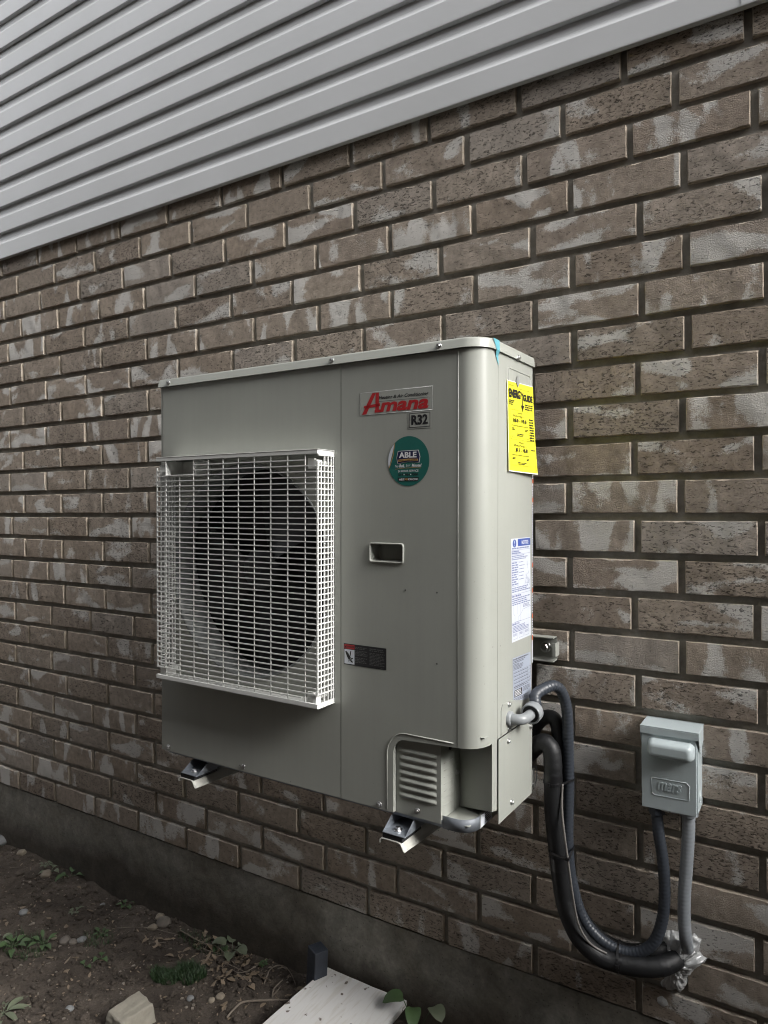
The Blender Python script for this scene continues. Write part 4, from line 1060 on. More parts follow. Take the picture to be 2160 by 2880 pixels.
# ------------------------------------------------------------------ conduit, refrigerant lines, disconnect box
def U(p): return tuple(UM @ Vector(p))
def ribbed(path, r, rib=.0006, n=10):
    """corrugated hose: rings along a resampled path"""
    p = smooth_path(path, n); L_ = [0]
    for a, b in zip(p[:-1], p[1:]): L_.append(L_[-1]+(b-a).length)
    step = .0022; out = []; k = 0; d = 0
    while d < L_[-1]:
        while L_[k+1] < d: k += 1
        t = (d-L_[k])/max(1e-9, L_[k+1]-L_[k]); out.append(p[k].lerp(p[k+1], t)); d += step
    out.append(p[-1])
    return out, (lambda i: r+(rib if i % 4 in (0, 1) else 0))
fc = empty('flexible_conduit', U((W, .127, .203)))
tag(fc, 'dark grey flexible conduit looping down from the heat pump and up to the switch box', 'conduit')
def world_part(mb, name, mat, root):
    o = mb.build(name, mat, None, recalc=True); o.parent = root
    root_inv = Matrix.Translation(root.location).inverted(); o.matrix_parent_inverse = root_inv
    return o
elb = [U((W+.004, .127, .203)), U((W+.014, .127, .203)), U((W+.024, .130, .2032)), U((W+.0305, .138, .2036)), U((W+.033, .150, .2045)), U((W+.034, .172, .206))]
world_part(MB().tube(smooth_path(elb, 5), .0112, 18), 'elbow', M['fitting'], fc)
ax = (Vector(U((W+.034, .206, .2105)))-Vector(U((W+.034, .168, .206)))).normalized()
MG = Matrix.Translation(U((W+.034, .166, .2058))) @ ax.to_track_quat('Z', 'Y').to_matrix().to_4x4()
world_part(MB().lathe([(.0100, .0035), (.0175, .0035), (.0195, .001), (.0205, .000), (.0215, .0012), (.0222, .004), (.0222, .022), (.0212, .0245), (.0185, .0255), (.0135, .0265)], MG, 32), 'gland_nut', M['fitting'], fc)
world_part(MB().lathe([(.0112, .0030), (.0178, .0030)], MG, 32), 'gland_seal', M['rubber'], fc)
g1 = Vector(U((W+.034, .190, .2088)))
cpath = [g1, g1+ax*.012+Vector((0, 0, .003)), (2.3475, -.178, 1.0225), (2.359, -.155, 1.0335), (2.372, -.13, 1.0365), (2.382, -.112, 1.024), (2.388, -.097, .995), (2.391, -.09, .955), (2.390, -.085, .882), (2.389, -.08, .806), (2.387, -.08, .73), (2.386, -.08, .655), (2.391, -.075, .579), (2.411, -.07, .499), (2.445, -.065, .454), (2.494, -.06, .433), (2.535, -.055, .440), (2.568, -.05, .471), (2.585, -.045, .525), (2.590, -.045, .591), (2.586, -.045, .662), (2.578, -.045, .717), (2.574, -.042, .765)]
pp, rf = ribbed(cpath, .0122, .0005)
world_part(MB().tube(pp, .012, 16, rfn=rf), 'hose', M['conduit_dark'], fc)
world_part(MB().lathe([(.0125, 0), (.0175, .001), (.0175, .016), (.0140, .018), (.0140, .024)], T((2.574, -.042, .758)), 8, smooth=False), 'box_connector', M['conduit_dark'], fc)

rcn = empty('wall_conduit', (2.638, -.035, .77))
tag(rcn, 'straight light grey ribbed conduit from the switch box down to the silver sealant', 'conduit')
pp, rf = ribbed([(2.638, -.035, .785), (2.638, -.035, .734), (2.634, -.035, .662), (2.629, -.035, .590), (2.628, -.034, .532), (2.630, -.030, .490), (2.632, -.010, .452), (2.633, .01, .44)], .0132, .0004)
world_part(MB().tube(pp, .015, 18, rfn=rf), 'hose', M['conduit'], rcn)
world_part(MB().lathe([(.0160, 0), (.0200, .001), (.0200, .014), (.0160, .016)], T((2.638, -.035, .765)), 8, smooth=False), 'box_connector', M['conduit'], rcn)

def line(name, pts, r, lab, mat='foam', seed=0, n=10):
    p = smooth_path(pts, n)
    o = MB().tube(p, r, 20, rfn=lambda i: r*(1+.045*noise.noise((i*.21, seed, 0))+.030*noise.noise((i*.8, seed, 5)))).build(name, M[mat])
    tag(o, lab, 'pipe', 'black foam covered refrigerant lines'); return o
big = [(2.235, -.094, .826), (2.284, -.098, .846), (2.301, -.1, .861), (2.322, -.104, .884), (2.343, -.108, .895), (2.359, -.112, .883), (2.364, -.115, .850), (2.364, -.116, .813), (2.364, -.115, .739), (2.370, -.11, .664), (2.376, -.105, .588), (2.385, -.1, .522), (2.411, -.095, .460), (2.454, -.085, .422), (2.504, -.075, .414), (2.554, -.064, .417), (2.585, -.050, .423), (2.604, -.028, .428), (2.612, .0, .430), (2.614, .02, .430)]
lineA = line('refrigerant_line', big, .0205, 'thick black foam covered pipe sweeping down into the silver sealant', seed=1)
sec = [(2.245, -.066, .850), (2.281, -.068, .875), (2.298, -.07, .901), (2.319, -.072, .932), (2.341, -.074, .946), (2.359, -.076, .938), (2.366, -.076, .901), (2.368, -.076, .853), (2.369, -.075, .799), (2.371, -.072, .731), (2.372, -.068, .655), (2.380, -.062, .57), (2.402, -.055, .490), (2.450, -.050, .440), (2.510, -.040, .425), (2.57, -.025, .44), (2.60, .01, .445)]
lineB = line('refrigerant_line', sec, .0165, 'thinner black foam covered pipe arching out behind the thick one', seed=2)
for (i0, lab) in ((7, 0), (8, 1)):
    pass
# taped joints on the thick line
pb = smooth_path(big, 10)
for k0, k1 in ((66, 71), (93, 98)):
    o = MB().tube(pb[k0:k1], .0212, 20, cap=False).build('foam_joint', M['tape'], lineA)
o = MB().tube(pb[139:140]+pb[140:141], .0213, 20, cap=False).build('foam_joint', M['tape'], lineA)
wr = smooth_path([(2.3865, -.118, .812), (2.388, -.128, .76), (2.395, -.136, .713), (2.401, -.136, .666), (2.406, -.133, .619), (2.411, -.128, .567), (2.419, -.120, .507), (2.434, -.110, .468), (2.451, -.098, .447), (2.475, -.09, .436)], 8)
tag(MB().tube(wr, .0026, 8).build('control_wire', M['wire']), 'thin grey control wire tied along the black pipes', 'wire')
def tie(name, center, axis, pts, lab):
    """strap round several pipes: hull of circles in the plane across `axis`"""
    ax_ = Vector(axis).normalized(); e1_ = ax_.cross(Vector((0, 1, 0))).normalized(); e2_ = ax_.cross(e1_)
    c = Vector(center); P = []
    for (p, r) in pts:
        d = Vector(p)-c
        for k in range(18):
            a = 2*math.pi*k/18; P.append((d.dot(e1_)+r*math.cos(a), d.dot(e2_)+r*math.sin(a)))
    P = sorted(set(P))
    def half(P):
        h = []
        for q in P:
            while len(h) > 1 and (h[-1][0]-h[-2][0])*(q[1]-h[-2][1])-(h[-1][1]-h[-2][1])*(q[0]-h[-2][0]) <= 0: h.pop()
            h.append(q)
        return h
    hull = half(P)[:-1]+half(P[::-1])[:-1]
    m = MB(); w = .0024
    a_ = [c+e1_*x+e2_*y-ax_*w for x, y in hull]; b_ = [c+e1_*x+e2_*y+ax_*w for x, y in hull]; n = len(hull)
    m.add(a_+b_, [(i, (i+1) % n, n+(i+1) % n, n+i) for i in range(n)])
    o = m.build(name, M['tape']); s_ = o.modifiers.new('thick', 'SOLIDIFY'); s_.thickness = .0014; s_.offset = 1
    i = min(range(n), key=lambda k: a_[k].y)
    MB().box(-.004, .004, -.003, .002, -.0035, .0035, Matrix.Translation((a_[i]+b_[i])/2)).build('tie_head', M['tape'], o)
    tag(o, lab, 'cable tie', 'cable ties on the hoses')
tie('cable_tie', (2.366, -.116, .812), (0, 0, 1), [((2.364, -.116, .812), .0213), ((2.369, -.075, .812), .017), ((2.389, -.08, .812), .0128)], 'black cable tie round the hoses just below the unit')
tie('cable_tie', (2.370, -.11, .652), (0.05, 0, -1), [((2.371, -.109, .652), .0208), ((2.372, -.068, .652), .017), ((2.386, -.08, .652), .0128), ((2.402, -.136, .652), .003)], 'black cable tie halfway down the vertical hoses')
tie('cable_tie', (2.495, -.07, .42), (1, .12, .05), [((2.495, -.077, .4145), .0208), ((2.494, -.06, .433), .0128), ((2.495, -.043, .427), .017)], 'black cable tie at the bottom of the hose loop')

# silver sealant round the wall penetration
fpoly = [(2.551, .412), (2.560, .440), (2.572, .463), (2.591, .473), (2.608, .475), (2.618, .462), (2.633, .481), (2.645, .470), (2.640, .448), (2.655, .434), (2.640, .418), (2.628, .398), (2.620, .388), (2.620, .372), (2.609, .350), (2.601, .357), (2.587, .348), (2.573, .356), (2.585, .378), (2.563, .388)]
fo = MB(); cxx, czz = 2.602, .418; fpoly = [(cxx+(x-cxx)*1.22+.004, czz+(z_-czz)*1.12) for x, z_ in fpoly]; levs = [(1.0, .006), (.97, -.004), (.92, -.010), (.86, -.014), (.79, -.018), (.70, -.021), (.60, -.024), (.48, -.026), (.36, -.027), (.25, -.027), (.14, -.027), (.02, -.027)]
dense = []
for i in range(len(fpoly)):
    a, b = fpoly[i], fpoly[(i+1) % len(fpoly)]
    for k in range(8): dense.append((a[0]+(b[0]-a[0])*k/8, a[1]+(b[1]-a[1])*k/8))
vv = []
for s_, y in levs:
    for (x, z_) in dense:
        wx = .0028*noise.noise((x*190, z_*190, 3)); px, pz = cxx+(x-cxx)*s_+wx, czz+(z_-czz)*s_+.0028*noise.noise((x*190, z_*190, 9))
        vv.append((px, y+.0065*noise.noise((px*75, pz*75, 0))*(1 if s_ < .95 else .3)+.006*noise.noise((px*150, pz*150, 4))+.003*noise.noise((px*330, pz*330, 4)), pz))
n = len(dense); fo.add(vv, [(j*n+i, j*n+(i+1) % n, (j+1)*n+(i+1) % n, (j+1)*n+i) for j in range(len(levs)-1) for i in range(n)], True)
tag(fo.build('sealant', M['spray'], merge=True), 'crumpled silver sealant plugging the hole where pipes enter the bricks', 'sealant')
sm2 = MB(); n = 16
vv = [(2.575+(.012*s_)*math.cos(2*math.pi*k/n)*(1+.3*noise.noise((k*.7, s_, 1))), -.0005-.003*(1-s_)+.001*noise.noise((k, s_, 2)), .308+(.011*s_)*math.sin(2*math.pi*k/n)*(1+.3*noise.noise((k*.6, s_, 6)))) for s_ in (1, .6, .1) for k in range(n)]
sm2.add(vv, [(j*n+i, j*n+(i+1) % n, (j+1)*n+(i+1) % n, (j+1)*n+i) for j in range(2) for i in range(n)], True)
tag(sm2.build('sealant_smear', M['spray'], merge=True), 'small dried sealant smear alone on a brick below the pipes', 'sealant')

# switch box
db = empty('disconnect_box', (2.605, -.03, .777))
tag(db, 'grey metal electrical switch box fixed to the bricks, with a raised lid pull', 'switch box')
BX0, BX1, BZ0, BZ1, BD = 2.5465, 2.6620, .7790, .9560, .060
def dpart(mb, name, mat, root=db): return world_part(mb, name, mat, root)
body = dpart(MB().box(BX0+.002, BX1-.001, -BD+.004, .012, BZ0+.001, BZ1-.002), 'body', M['greybox']); bev(body, .0012, 2)
door = MB()
door.box(BX0, BX1-.0035, -BD-.001, -BD+.0035, BZ0-.004, BZ1-.012)
do = dpart(door, 'cover', M['greybox']); bev(do, .0012, 2)
def dsub(mb, name, mat):
    o = mb.build(name, mat, None); o.parent = do; return o
hd = MB()
hd.box(BX0-.0022, BX1+.0022, -BD-.0040, .010, BZ1-.0015, BZ1+.0010)
hd.box(BX0-.0022, BX1+.0022, -BD-.0040, -BD-.0020, BZ1-.0165, BZ1-.0014)
hood = dpart(hd, 'hood', M['greybox']); bev(hood, .0008, 2)
for s_, x in ((0, BX1+.0006), (1, BX0-.0022)):
    hs_ = MB().prism([(x, -BD-.0030, BZ1-.0013), (x, .004, BZ1-.0013), (x, .004, BZ1-.030), (x, -.040, BZ1-.050), (x, -BD+.008, BZ1-.041), (x, -BD-.0030, BZ1-.017)], (.0016, 0, 0))
    o = hs_.build('hood_cheek', M['greybox'], None); o.parent = hood
# raised pull: rounded block on the cover
pu = MB(); x0, x1, z0, z1 = 2.5600, 2.6560, .8925, .9325
rings = []
for ins_, y in ((0, -BD-.0008), (.0010, -BD-.006), (.0022, -BD-.015), (.0050, -BD-.0215), (.0090, -BD-.0245), (.0130, -BD-.0250)):
    rings.append(rr(x0+ins_, x1-ins_, z0+ins_, z1-ins_, max(.003, .012-ins_*.5), y, 6))
nq = len(rings[0]); pu.add([v for r_ in rings for v in r_], [(j*nq+i, j*nq+(i+1) % nq, (j+1)*nq+(i+1) % nq, (j+1)*nq+i) for j in range(len(rings)-1) for i in range(nq)], True); pu.add(rings[-1], [tuple(range(nq))], True)
dsub(pu, 'pull', M['greybox'])
# embossed name plate
pth = [(2.5675, .8100), (2.5675, .8420), (2.5690, .8435), (2.6380, .8450), (2.6440, .8395), (2.6440, .8085), (2.6430, .8075), (2.5740, .8060)]
yE = -BD-.0014
em = MB().tube([(x, yE, z_) for x, z_ in pth+[pth[0], pth[1]]], .0007, 6); dsub(em, 'plate_rim', M['greybox'])
fE = lambda u, v: (u, -BD-.0022, v)
vs_, fs = glyphs('mars', .012, .3, 1.0); m = MB()
pts = [(2.5800+.0490*a, .8185+.0185*b) for a, b in vs_]
m.add([(u, -BD-.0012, v) for u, v in pts]+[(u, -BD-.0026, v) for u, v in pts], [tuple(i+len(pts) for i in f) for f in fs])
from collections import Counter
ec = Counter()
for f in fs:
    for a, b in zip(f, f[1:]+f[:1]): ec[(min(a, b), max(a, b))] += 1
m.add([(u, -BD-.0012, v) for u, v in pts]+[(u, -BD-.0026, v) for u, v in pts], [(a, b, len(pts)+b, len(pts)+a) for (a, b), c in ec.items() if c == 1])
dsub(m, 'raised_lettering', M['greybox'])
m = MB(); stroke(m, lambda u, v: (u, -BD-.0024, v), [(2.6322, .8385), (2.6372, .8385)], .0010); stroke(m, lambda u, v: (u, -BD-.0024, v), [(2.6347, .8360), (2.6347, .8410)], .0010); dsub(m, 'star_mark', M['greybox'])
# hasp tab and knock-out
hp = MB(); hpts = [(2.5800+.0235*(1+math.cos(R(180+180*i/14))), .7752+.0055*math.sin(R(180+180*i/14))) for i in range(15)]
hp.prism([(x, -BD+.006-.0, z_+.001) for x, z_ in hpts], (0, -.0016, 0)); hpo = dpart(hp, 'hasp', M['whiteprint'])
o = MB().disc(.0022, 0, T((2.6035, -BD+.0042, .7735)) @ MF, 12).build('hasp_hole', M['ink'], None, recalc=False); o.parent = hpo
dpart(MB().lathe([(.0125, 0), (.0125, .0012), (.0115, .0014), (.0108, .0004), (.0075, .0004), (.0072, .0014), (.0066, .0016), (.0004, .0016)], T((BX1-.0012, -.030, .8080)) @ MX, 28), 'knockout', M['greybox'])

# ------------------------------------------------------------------ things on the ground
bd = MB(); nb_ = 10
def brd(x, y):
    return .068+.012*(y+.1)*.4+.003*noise.noise((x*6, y*3, 0))
xs_ = [1.632+(1.905-1.632)*i/10 for i in range(11)]; ys_ = [-.95+(.935)*i/20 for i in range(21)]
def skx(x, y): return x+.06*(y+.05)*(1 if x < 1.76 else .15)
top = [(skx(x, y)+.0012*noise.noise((x*40, y*40, 1)), y+.0015*noise.noise((x*60, 3, 1)), brd(x, y)) for y in ys_ for x in xs_]
bot = [(a, b, c-.017) for a, b, c in top]
nx_, ny_ = len(xs_), len(ys_)
bd.add(top, [(j*nx_+i, j*nx_+i+1, (j+1)*nx_+i+1, (j+1)*nx_+i) for j in range(ny_-1) for i in range(nx_-1)])
bd.add(bot, [(j*nx_+i, (j+1)*nx_+i, (j+1)*nx_+i+1, j*nx_+i+1) for j in range(ny_-1) for i in range(nx_-1)])
rim = [i for i in range(nx_)]+[j*nx_+nx_-1 for j in range(1, ny_)]+[(ny_-1)*nx_+i for i in range(nx_-2, -1, -1)]+[j*nx_ for j in range(ny_-2, 0, -1)]
bd.add([top[i] for i in rim]+[bot[i] for i in rim], [(k, len(rim)+k, len(rim)+(k+1) % len(rim), (k+1) % len(rim)) for k in range(len(rim))])
tag(bd.build('board', M['board'], recalc=False), 'pale weathered plywood board lying beside the foundation', 'board')
# low brick under the board so that it rests on something
sup = MB().box(1.70, 1.84, -.40, -.31, -.02, .055)
tag(bev(sup.build('support_block', M['paver']), .004, 2), 'rough stone block hidden under the plywood board', 'block')
sup2 = MB().box(1.70, 1.84, -.85, -.76, -.02, .048)
tag(bev(sup2.build('support_block', M['paver']), .004, 2), 'rough stone block under the outer end of the plywood board', 'block')

pv = MB(); A, B, Cc, Dd = (1.207, -.352), (1.279, -.362), (1.272, -.462), (1.203, -.456)
def wob(p, k): return (p[0]+.002*noise.noise((p[0]*50, p[1]*50, k)), p[1]+.002*noise.noise((p[1]*50, p[0]*50, k+3)), p[2])
tp = [(*A, .054), (*B, .046), (*Cc, .050), (*Dd, .056)]
bt = [(1.200, -.350, -.02), (1.296, -.362, -.02), (1.290, -.470, -.02), (1.188, -.470, -.02)]
pv.add(tp+bt, [(0, 3, 2, 1), (4, 5, 6, 7), (0, 1, 5, 4), (1, 2, 6, 5), (2, 3, 7, 6), (3, 0, 4, 7)])
po = pv.build('paver', M['paver']); bev(po, .005, 3, 20)
po.data.materials.append(M['stonegrey'])
sdv = po.modifiers.new('sub', 'SUBSURF'); sdv.subdivision_type = 'SIMPLE'; sdv.levels = 3; sdv.render_levels = 3
tx = bpy.data.textures.new('chip', 'CLOUDS'); tx.noise_scale = .018
dsp = po.modifiers.new('chips', 'DISPLACE'); dsp.texture = tx; dsp.strength = .006; dsp.mid_level = .6; dsp.texture_coords = 'GLOBAL'
tag(po, 'broken pale stone paver lying on the bare soil', 'paver')

sk = MB(); Ms = T((1.617, -.058, -.05), (R(-3), R(2), R(-24)))
sk.box(-.024, .024, -.022, .022, 0, .198, Ms)
stk = sk.build('stake', M['stake']); bev(stk, .003, 2)
tag(stk, 'dark slate painted wooden stake standing at the foundation beside the board', 'stake')

def stone(x, y, r, mat, lab, seed, flat=.65, grp=None):
    bm = bmesh.new(); bmesh.ops.create_icosphere(bm, subdivisions=3, radius=1.0)
    sx, sy = 1+.3*noise.noise((seed, 1, 0)), 1+.3*noise.noise((seed, 5, 0))
    for v in bm.verts:
        d = 1+.22*noise.noise(v.co*1.1+Vector((seed*3.3, 0, 0)))+.06*noise.noise(v.co*3+Vector((seed, 2, 0)))
        v.co = Vector((v.co.x*r*sx*d, v.co.y*r*sy*d, v.co.z*r*flat*d))
    me = bpy.data.meshes.new('stone'); bm.to_mesh(me); bm.free()
    me.polygons.foreach_set('use_smooth', [True]*len(me.polygons)); me.materials.append(M[mat])
    o = link(bpy.data.objects.new('stone', me)); o.location = (x, y, gz(x, y)+r*flat*.45); o.rotation_euler = (0, 0, seed*1.7)
    tag(o, lab, 'stone', grp); return o
G_ = 'stones lying on the soil'
stone(-.13, -.012, .038, 'stonegrey', 'large smooth grey stone against the foundation', 1, .6, G_)
stone(.300, -.066, .021, 'stonetan', 'rounded tan stone among weeds near the foundation', 2, .7, G_)
stone(.905, -.022, .017, 'stonetan', 'small angular tan stone touching the foundation', 3, .8, G_)
stone(.945, -.040, .024, 'stonedark', 'brown stone at the foundation beside a small tan one', 4, .75, G_)
stone(.935, -.080, .017, 'stonetan', 'flat tan stone in front of the brown stone', 5, .6, G_)
stone(.660, -.268, .012, 'stonetan', 'small pale stone beside a cluster of dark stones', 6, .7, G_)
stone(.716, -.262, .019, 'stonedark', 'dark round stone, largest of the cluster on the soil', 7, .7, G_)
stone(.748, -.255, .014, 'stonedark', 'middle dark stone of the cluster on the soil', 8, .7, G_)
stone(.762, -.232, .015, 'stonegrey', 'greyish stone at the end of the dark cluster', 9, .7, G_)
stone(.451, -.249, .015, 'stonegrey', 'lone grey stone on open soil', 10, .7, G_)
stone(.632, -.055, .009, 'stonegrey', 'little white pebble near a seedling at the foundation', 11, .6, G_)
stone(1.305, -.250, .011, 'stonegrey', 'angular grey stone between the paver and the grass', 12, .6, G_)
stone(1.366, -.226, .010, 'stonetan', 'small round pale stone, one of a pair on dark soil', 13, .7, G_)
stone(1.380, -.204, .014, 'stonetan', 'larger pale stone, one of a pair on dark soil', 14, .6, G_)
stone(1.041, -.464, .012, 'stonegrey', 'pale chip of stone on smooth soil near the paver', 15, .6, G_)
stone(.060, -.022, .020, 'stonetan', 'ochre stone near the big grey one', 16, .6, G_)

# gravel and crumbs of soil: too many to count
gv = MB(); rg_ = random.Random(21)
ico = bmesh.new(); bmesh.ops.create_icosphere(ico, subdivisions=1, radius=1.0); iv = [v.co.copy() for v in ico.verts]; if_ = [tuple(v.index for v in f.verts) for f in ico.faces]; ico.free()
def crumbs(mb, n, rmin, rmax, x0, x1, y0, y1, dens=None):
    k = 0
    while k < n:
        x, y = rg_.uniform(x0, x1), rg_.uniform(y0, y1)
        if noise.noise((x*3.1, y*3.1, 8)) < rg_.uniform(-.6, .5): continue
        k += 1
        r = rmin+(rmax-rmin)*rg_.random()**3; q = Matrix.Rotation(rg_.random()*6, 3, 'Z') @ Matrix.Diagonal((r*rg_.uniform(.7, 1.4), r*rg_.uniform(.7, 1.2), r*rg_.uniform(.45, .8)))
        mb.add([(q @ Vector((v.x*rg_.uniform(.75, 1.2), v.y*rg_.uniform(.75, 1.2), v.z)))+Vector((x, y, gz(x, y)+r*.2)) for v in iv], if_)
crumbs(gv, 1100, .0012, .0065, -.5, 1.62, -.75, -.004)
go = gv.build('gravel', M['gravel'], recalc=False); tag(go, 'fine pale gravel and pebbles scattered over the soil', None, kind='stuff')
cl = MB(); crumbs(cl, 260, .008, .019, -.5, 1.62, -.75, -.01); crumbs(cl, 5200, .002, .011, -.5, 1.62, -.75, -.002)
co = cl.build('soil_crumbs', M['soil'], recalc=False); tag(co, 'loose clods and crumbs of brown soil', None, kind='stuff')

# plants
def leaf(mb, base, dirv, length, width, droop=.3, up=.5, n=6, heart=False, fold=.25):
    d = Vector((dirv[0], dirv[1], 0)).normalized(); side = Vector((-d.y, d.x, 0)); b = Vector(base)
    L_, Rr_, Mm = [], [], []
    for i in range(n+1):
        t = i/n
        w = width*(math.sin(math.pi*min(1, t**.75)) if not heart else math.sqrt(max(0, 1-(2*t-.72)**2/1.64))*(1 if t > .05 else .7))
        if i == n: w = 0
        c = b+d*(length*t)+Vector((0, 0, length*(up*t-droop*t*t)))
        L_.append(c+side*w/2+Vector((0, 0, w*fold))); Rr_.append(c-side*w/2+Vector((0, 0, w*fold))); Mm.append(c)
    v = L_+Mm+Rr_; k = n+1
    mb.add(v, [(i, i+1, k+i+1, k+i) for i in range(n)]+[(k+i, k+i+1, 2*k+i+1, 2*k+i) for i in range(n)], True)
    return Mm
def plant(x, y, nleaf, ln, wd, lab, mat='leaf', seed=0, up=.6, heart=False, grp='weeds sprouting from the soil', spread=6.28, a0=0., stem=.5, name='weed'):
    r = random.Random(seed); root = empty(name, (x, y, gz(x, y))); tag(root, lab, 'weed', grp)
    for k in range(nleaf):
        a = a0+spread*(k/nleaf)+r.uniform(-.3, .3); l = ln*r.uniform(.7, 1.15)
        s0 = Vector((0, 0, -.004)); s1 = Vector((math.cos(a)*l*stem, math.sin(a)*l*stem, l*stem*r.uniform(.35, .9)))
        o = MB(); leaf(o, s1, (math.cos(a), math.sin(a)), l, wd*r.uniform(.75, 1.15), droop=r.uniform(.3, .6), up=up*r.uniform(.4, 1), heart=heart)
        lo_ = o.build('leaf', M[mat], root, recalc=False)
        MB().tube([s0, s1*.5+Vector((0, 0, l*.05)), s1], .0011, 5).build('stem', M[mat], lo_)
    return root
plant(.385, -.020, 4, .045, .030, 'broad leaved weed at the foundation with a big green leaf', seed=1, a0=-1.2)
plant(.240, -.028, 7, .022, .012, 'small grey green weed with tiny leaves at the foundation', 'leafgrey', seed=2)
plant(.722, -.022, 5, .024, .018, 'bright green seedling close to the foundation', seed=3)
plant(.596, -.143, 6, .022, .015, 'dusty seedling on dark soil with pale leaves', 'leafgrey', seed=4)
plant(.300, -.050, 3, .035, .020, 'dusty weed curled round a tan stone', 'leafgrey', seed=5)
plant(.600, -.375, 8, .038, .022, 'dense leafy green weed in the mossy patch', seed=6)
plant(.540, -.395, 8, .034, .020, 'low leafy weed at the far end of the mossy patch', 'leafgrey', seed=7)
plant(.668, -.310, 7, .036, .016, 'narrow leaved green weed in the mossy patch', seed=8)
plant(.789, -.172, 6, .026, .012, 'spindly dark weed on bare soil', seed=9)
plant(.905, -.262, 3, .024, .022, 'seedling with two round dark green leaves', seed=10, up=.3)
plant(.900, -.315, 2, .020, .016, 'tiny seedling with one round leaf', seed=11)
plant(.868, -.560, 7, .075, .022, 'large pale green rosette weed with long pointed leaves', 'leafgrey', seed=12, up=.35, stem=.15)
plant(1.252, -.020, 5, .045, .034, 'wilting weed with one large pale leaf at the foundation', 'leafgrey', seed=13, heart=True)
plant(1.205, -.030, 4, .030, .022, 'small green weed in leaf litter at the foundation', seed=14)
plant(1.385, -.020, 7, .014, .013, 'tiny round leaved creeper at the foundation', seed=15)
pl = empty('vine', (1.95, -.05, .0)); tag(pl, 'young vine with three heart shaped leaves beside the board', 'vine')
for (bx, by, bz, a, l, w, mat) in ((1.918, -.055, .105, -2.6, .056, .050, 'leaf'), (1.955, -.062, .098, -1.1, .060, .042, 'leaf'), (2.000, -.035, .100, -.6, .048, .044, 'leafgrey')):
    m = MB(); leaf(m, (bx-1.95, by+.05, bz), (math.cos(a), math.sin(a)), l, w, droop=.55, up=.35, heart=True, n=8, fold=.12); lo_ = m.build('leaf', M[mat], pl, recalc=False)
    MB().tube(smooth_path([(0, 0, -.02), ((bx-1.95)*.5, (by+.05)*.5+.004, bz*.55), (bx-1.95, by+.05, bz)], 5), .0013, 6).build('stem', M['leaf'], lo_)

gr_ = MB(); rq = random.Random(5)
def blades(mb, cx, cy, rx, ry, n, h):
    for k in range(n):
        a, q = rq.random()*6.283, math.sqrt(rq.random()); x, y = cx+rx*q*math.cos(a), cy+ry*q*math.sin(a); z0 = gz(x, y)-.002
        b_, hh = rq.random()*6.283, h*rq.uniform(.4, 1.1); dx, dy = math.cos(b_)*hh*rq.uniform(.2, .8), math.sin(b_)*hh*rq.uniform(.2, .8); w = .0009
        px, py = -math.sin(b_)*w, math.cos(b_)*w
        mb.add([(x-px, y-py, z0), (x+px, y+py, z0), (x+dx*.4+px*.8, y+dy*.4+py*.8, z0+hh*.6), (x+dx*.4-px*.8, y+dy*.4-py*.8, z0+hh*.6), (x+dx, y+dy, z0+hh)], [(0, 1, 2, 3), (3, 2, 4)])
blades(gr_, 1.225, -.175, .055, .042, 1500, .026); blades(gr_, 1.165, -.225, .055, .030, 1100, .020)
blades(gr_, .63, -.35, .09, .06, 500, .022); blades(gr_, .48, -.42, .10, .05, 350, .02); blades(gr_, .80, -.2, .06, .05, 150, .022); blades(gr_, 1.15, -.05, .12, .03, 220, .03)
tag(gr_.build('grass', M['grassblade'], recalc=False), 'short dark green grass growing in patches on the soil', None, kind='stuff')

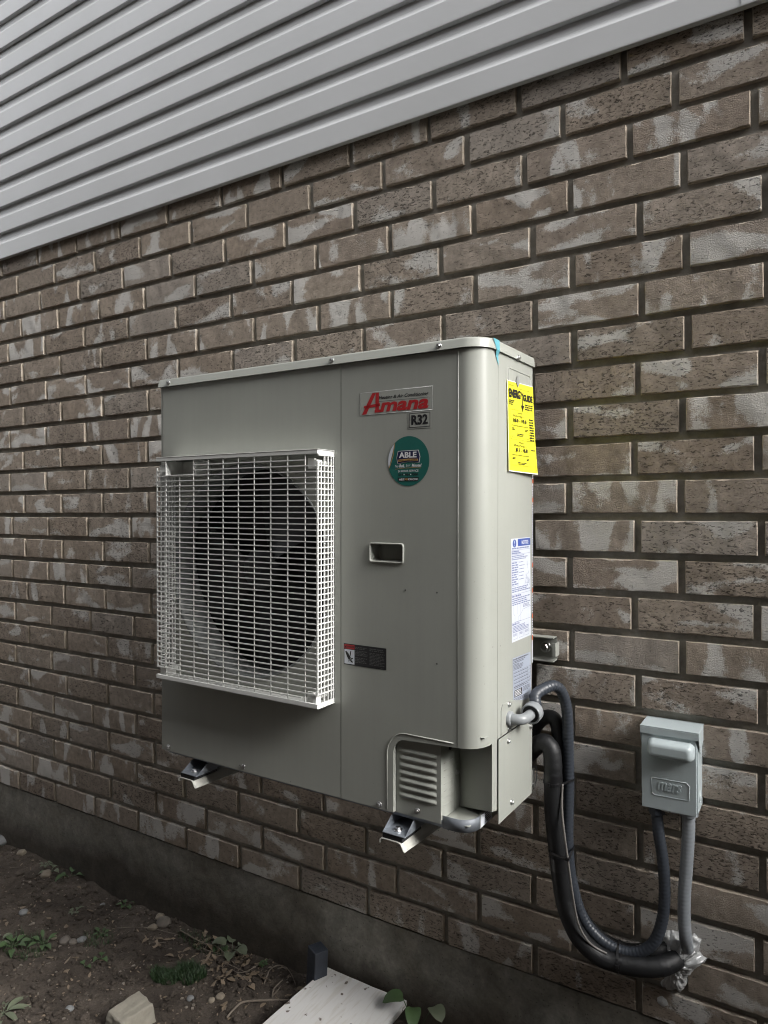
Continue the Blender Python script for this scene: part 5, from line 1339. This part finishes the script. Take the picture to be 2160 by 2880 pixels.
lt = MB(); rl = random.Random(33)
for k in range(900):
    if k < 170: x, y = rl.gauss(1.28, .12), -abs(rl.gauss(.06, .05))-.006
    else: x, y = rl.uniform(-.1, 1.55), rl.uniform(-.6, -.01)
    if x > 1.6: continue
    a = rl.random()*6.28; l = rl.uniform(.010, .034) if k < 260 else rl.uniform(.004, .012); leaf(lt, (x, y, gz(x, y)+.002), (math.cos(a), math.sin(a)), l, l*rl.uniform(.3, .7), droop=rl.uniform(-.4, .5), up=rl.uniform(0, .5), n=4, fold=rl.uniform(-.3, .4))
tag(lt.build('leaf_litter', M['dead'], recalc=False), 'dry brown leaf litter along the foundation', None, kind='stuff')
def twig(pts, r, lab, z=.006):
    P = [(x, y, gz(x, y)+z+(q[0] if q else 0)) for x, y, *q in pts]
    o = MB().tube(smooth_path(P, 6), r, 7, rfn=lambda i: r*(1-.35*i/(6*len(P)))*(1+.15*noise.noise((i*.5, r*1000, 0)))).build('twig', M['twig'])
    tag(o, lab, 'twig', 'dry twigs and stems on the soil')
twig([(1.62, -.10), (1.565, -.118), (1.51, -.152), (1.464, -.188), (1.459, -.218), (1.464, -.262)], .0035, 'thick bare twig running out from under the board')
twig([(1.525, -.139), (1.499, -.103), (1.491, -.054)], .0024, 'short side twig rising from the thick bare twig')
twig([(1.450, -.092), (1.446, -.058, .02), (1.476, -.041, .03), (1.508, -.039, .02), (1.540, -.05)], .0020, 'dry stem arched over the soil near the stake')
twig([(1.040, -.050, .01), (1.153, -.059, .012), (1.212, -.049, .01), (1.310, -.070)], .0020, 'long dry vine stem along the leaf litter')
twig([(1.343, -.103), (1.373, -.091, .008), (1.388, -.050, .012)], .0016, 'curved pale stem beside the leaf litter')
twig([(.810, -.136), (.93, -.102, .006), (1.05, -.062, .004)], .0014, 'thin straight stalk crossing the open soil')
twig([(.970, -.140), (1.03, -.105)], .0012, 'short straw lying by the thin stalk')
twig([(.125, -.110), (.150, -.088)], .0014, 'pale straw lying on far soil')
rt_ = random.Random(3)
for k, lab in enumerate(('dry stem tangled in the litter near the wilting weed', 'grey stem crossing under the wilting weed', 'curled tendril at the edge of the leaf litter', 'thin root lying over the dark soil')):
    x, y = 1.16+.055*k, -.06-.012*k
    twig([(x, y), (x+rt_.uniform(.02, .06), y-rt_.uniform(0, .04), .012), (x+rt_.uniform(.06, .12), y+rt_.uniform(-.03, .03))], .0013, lab)
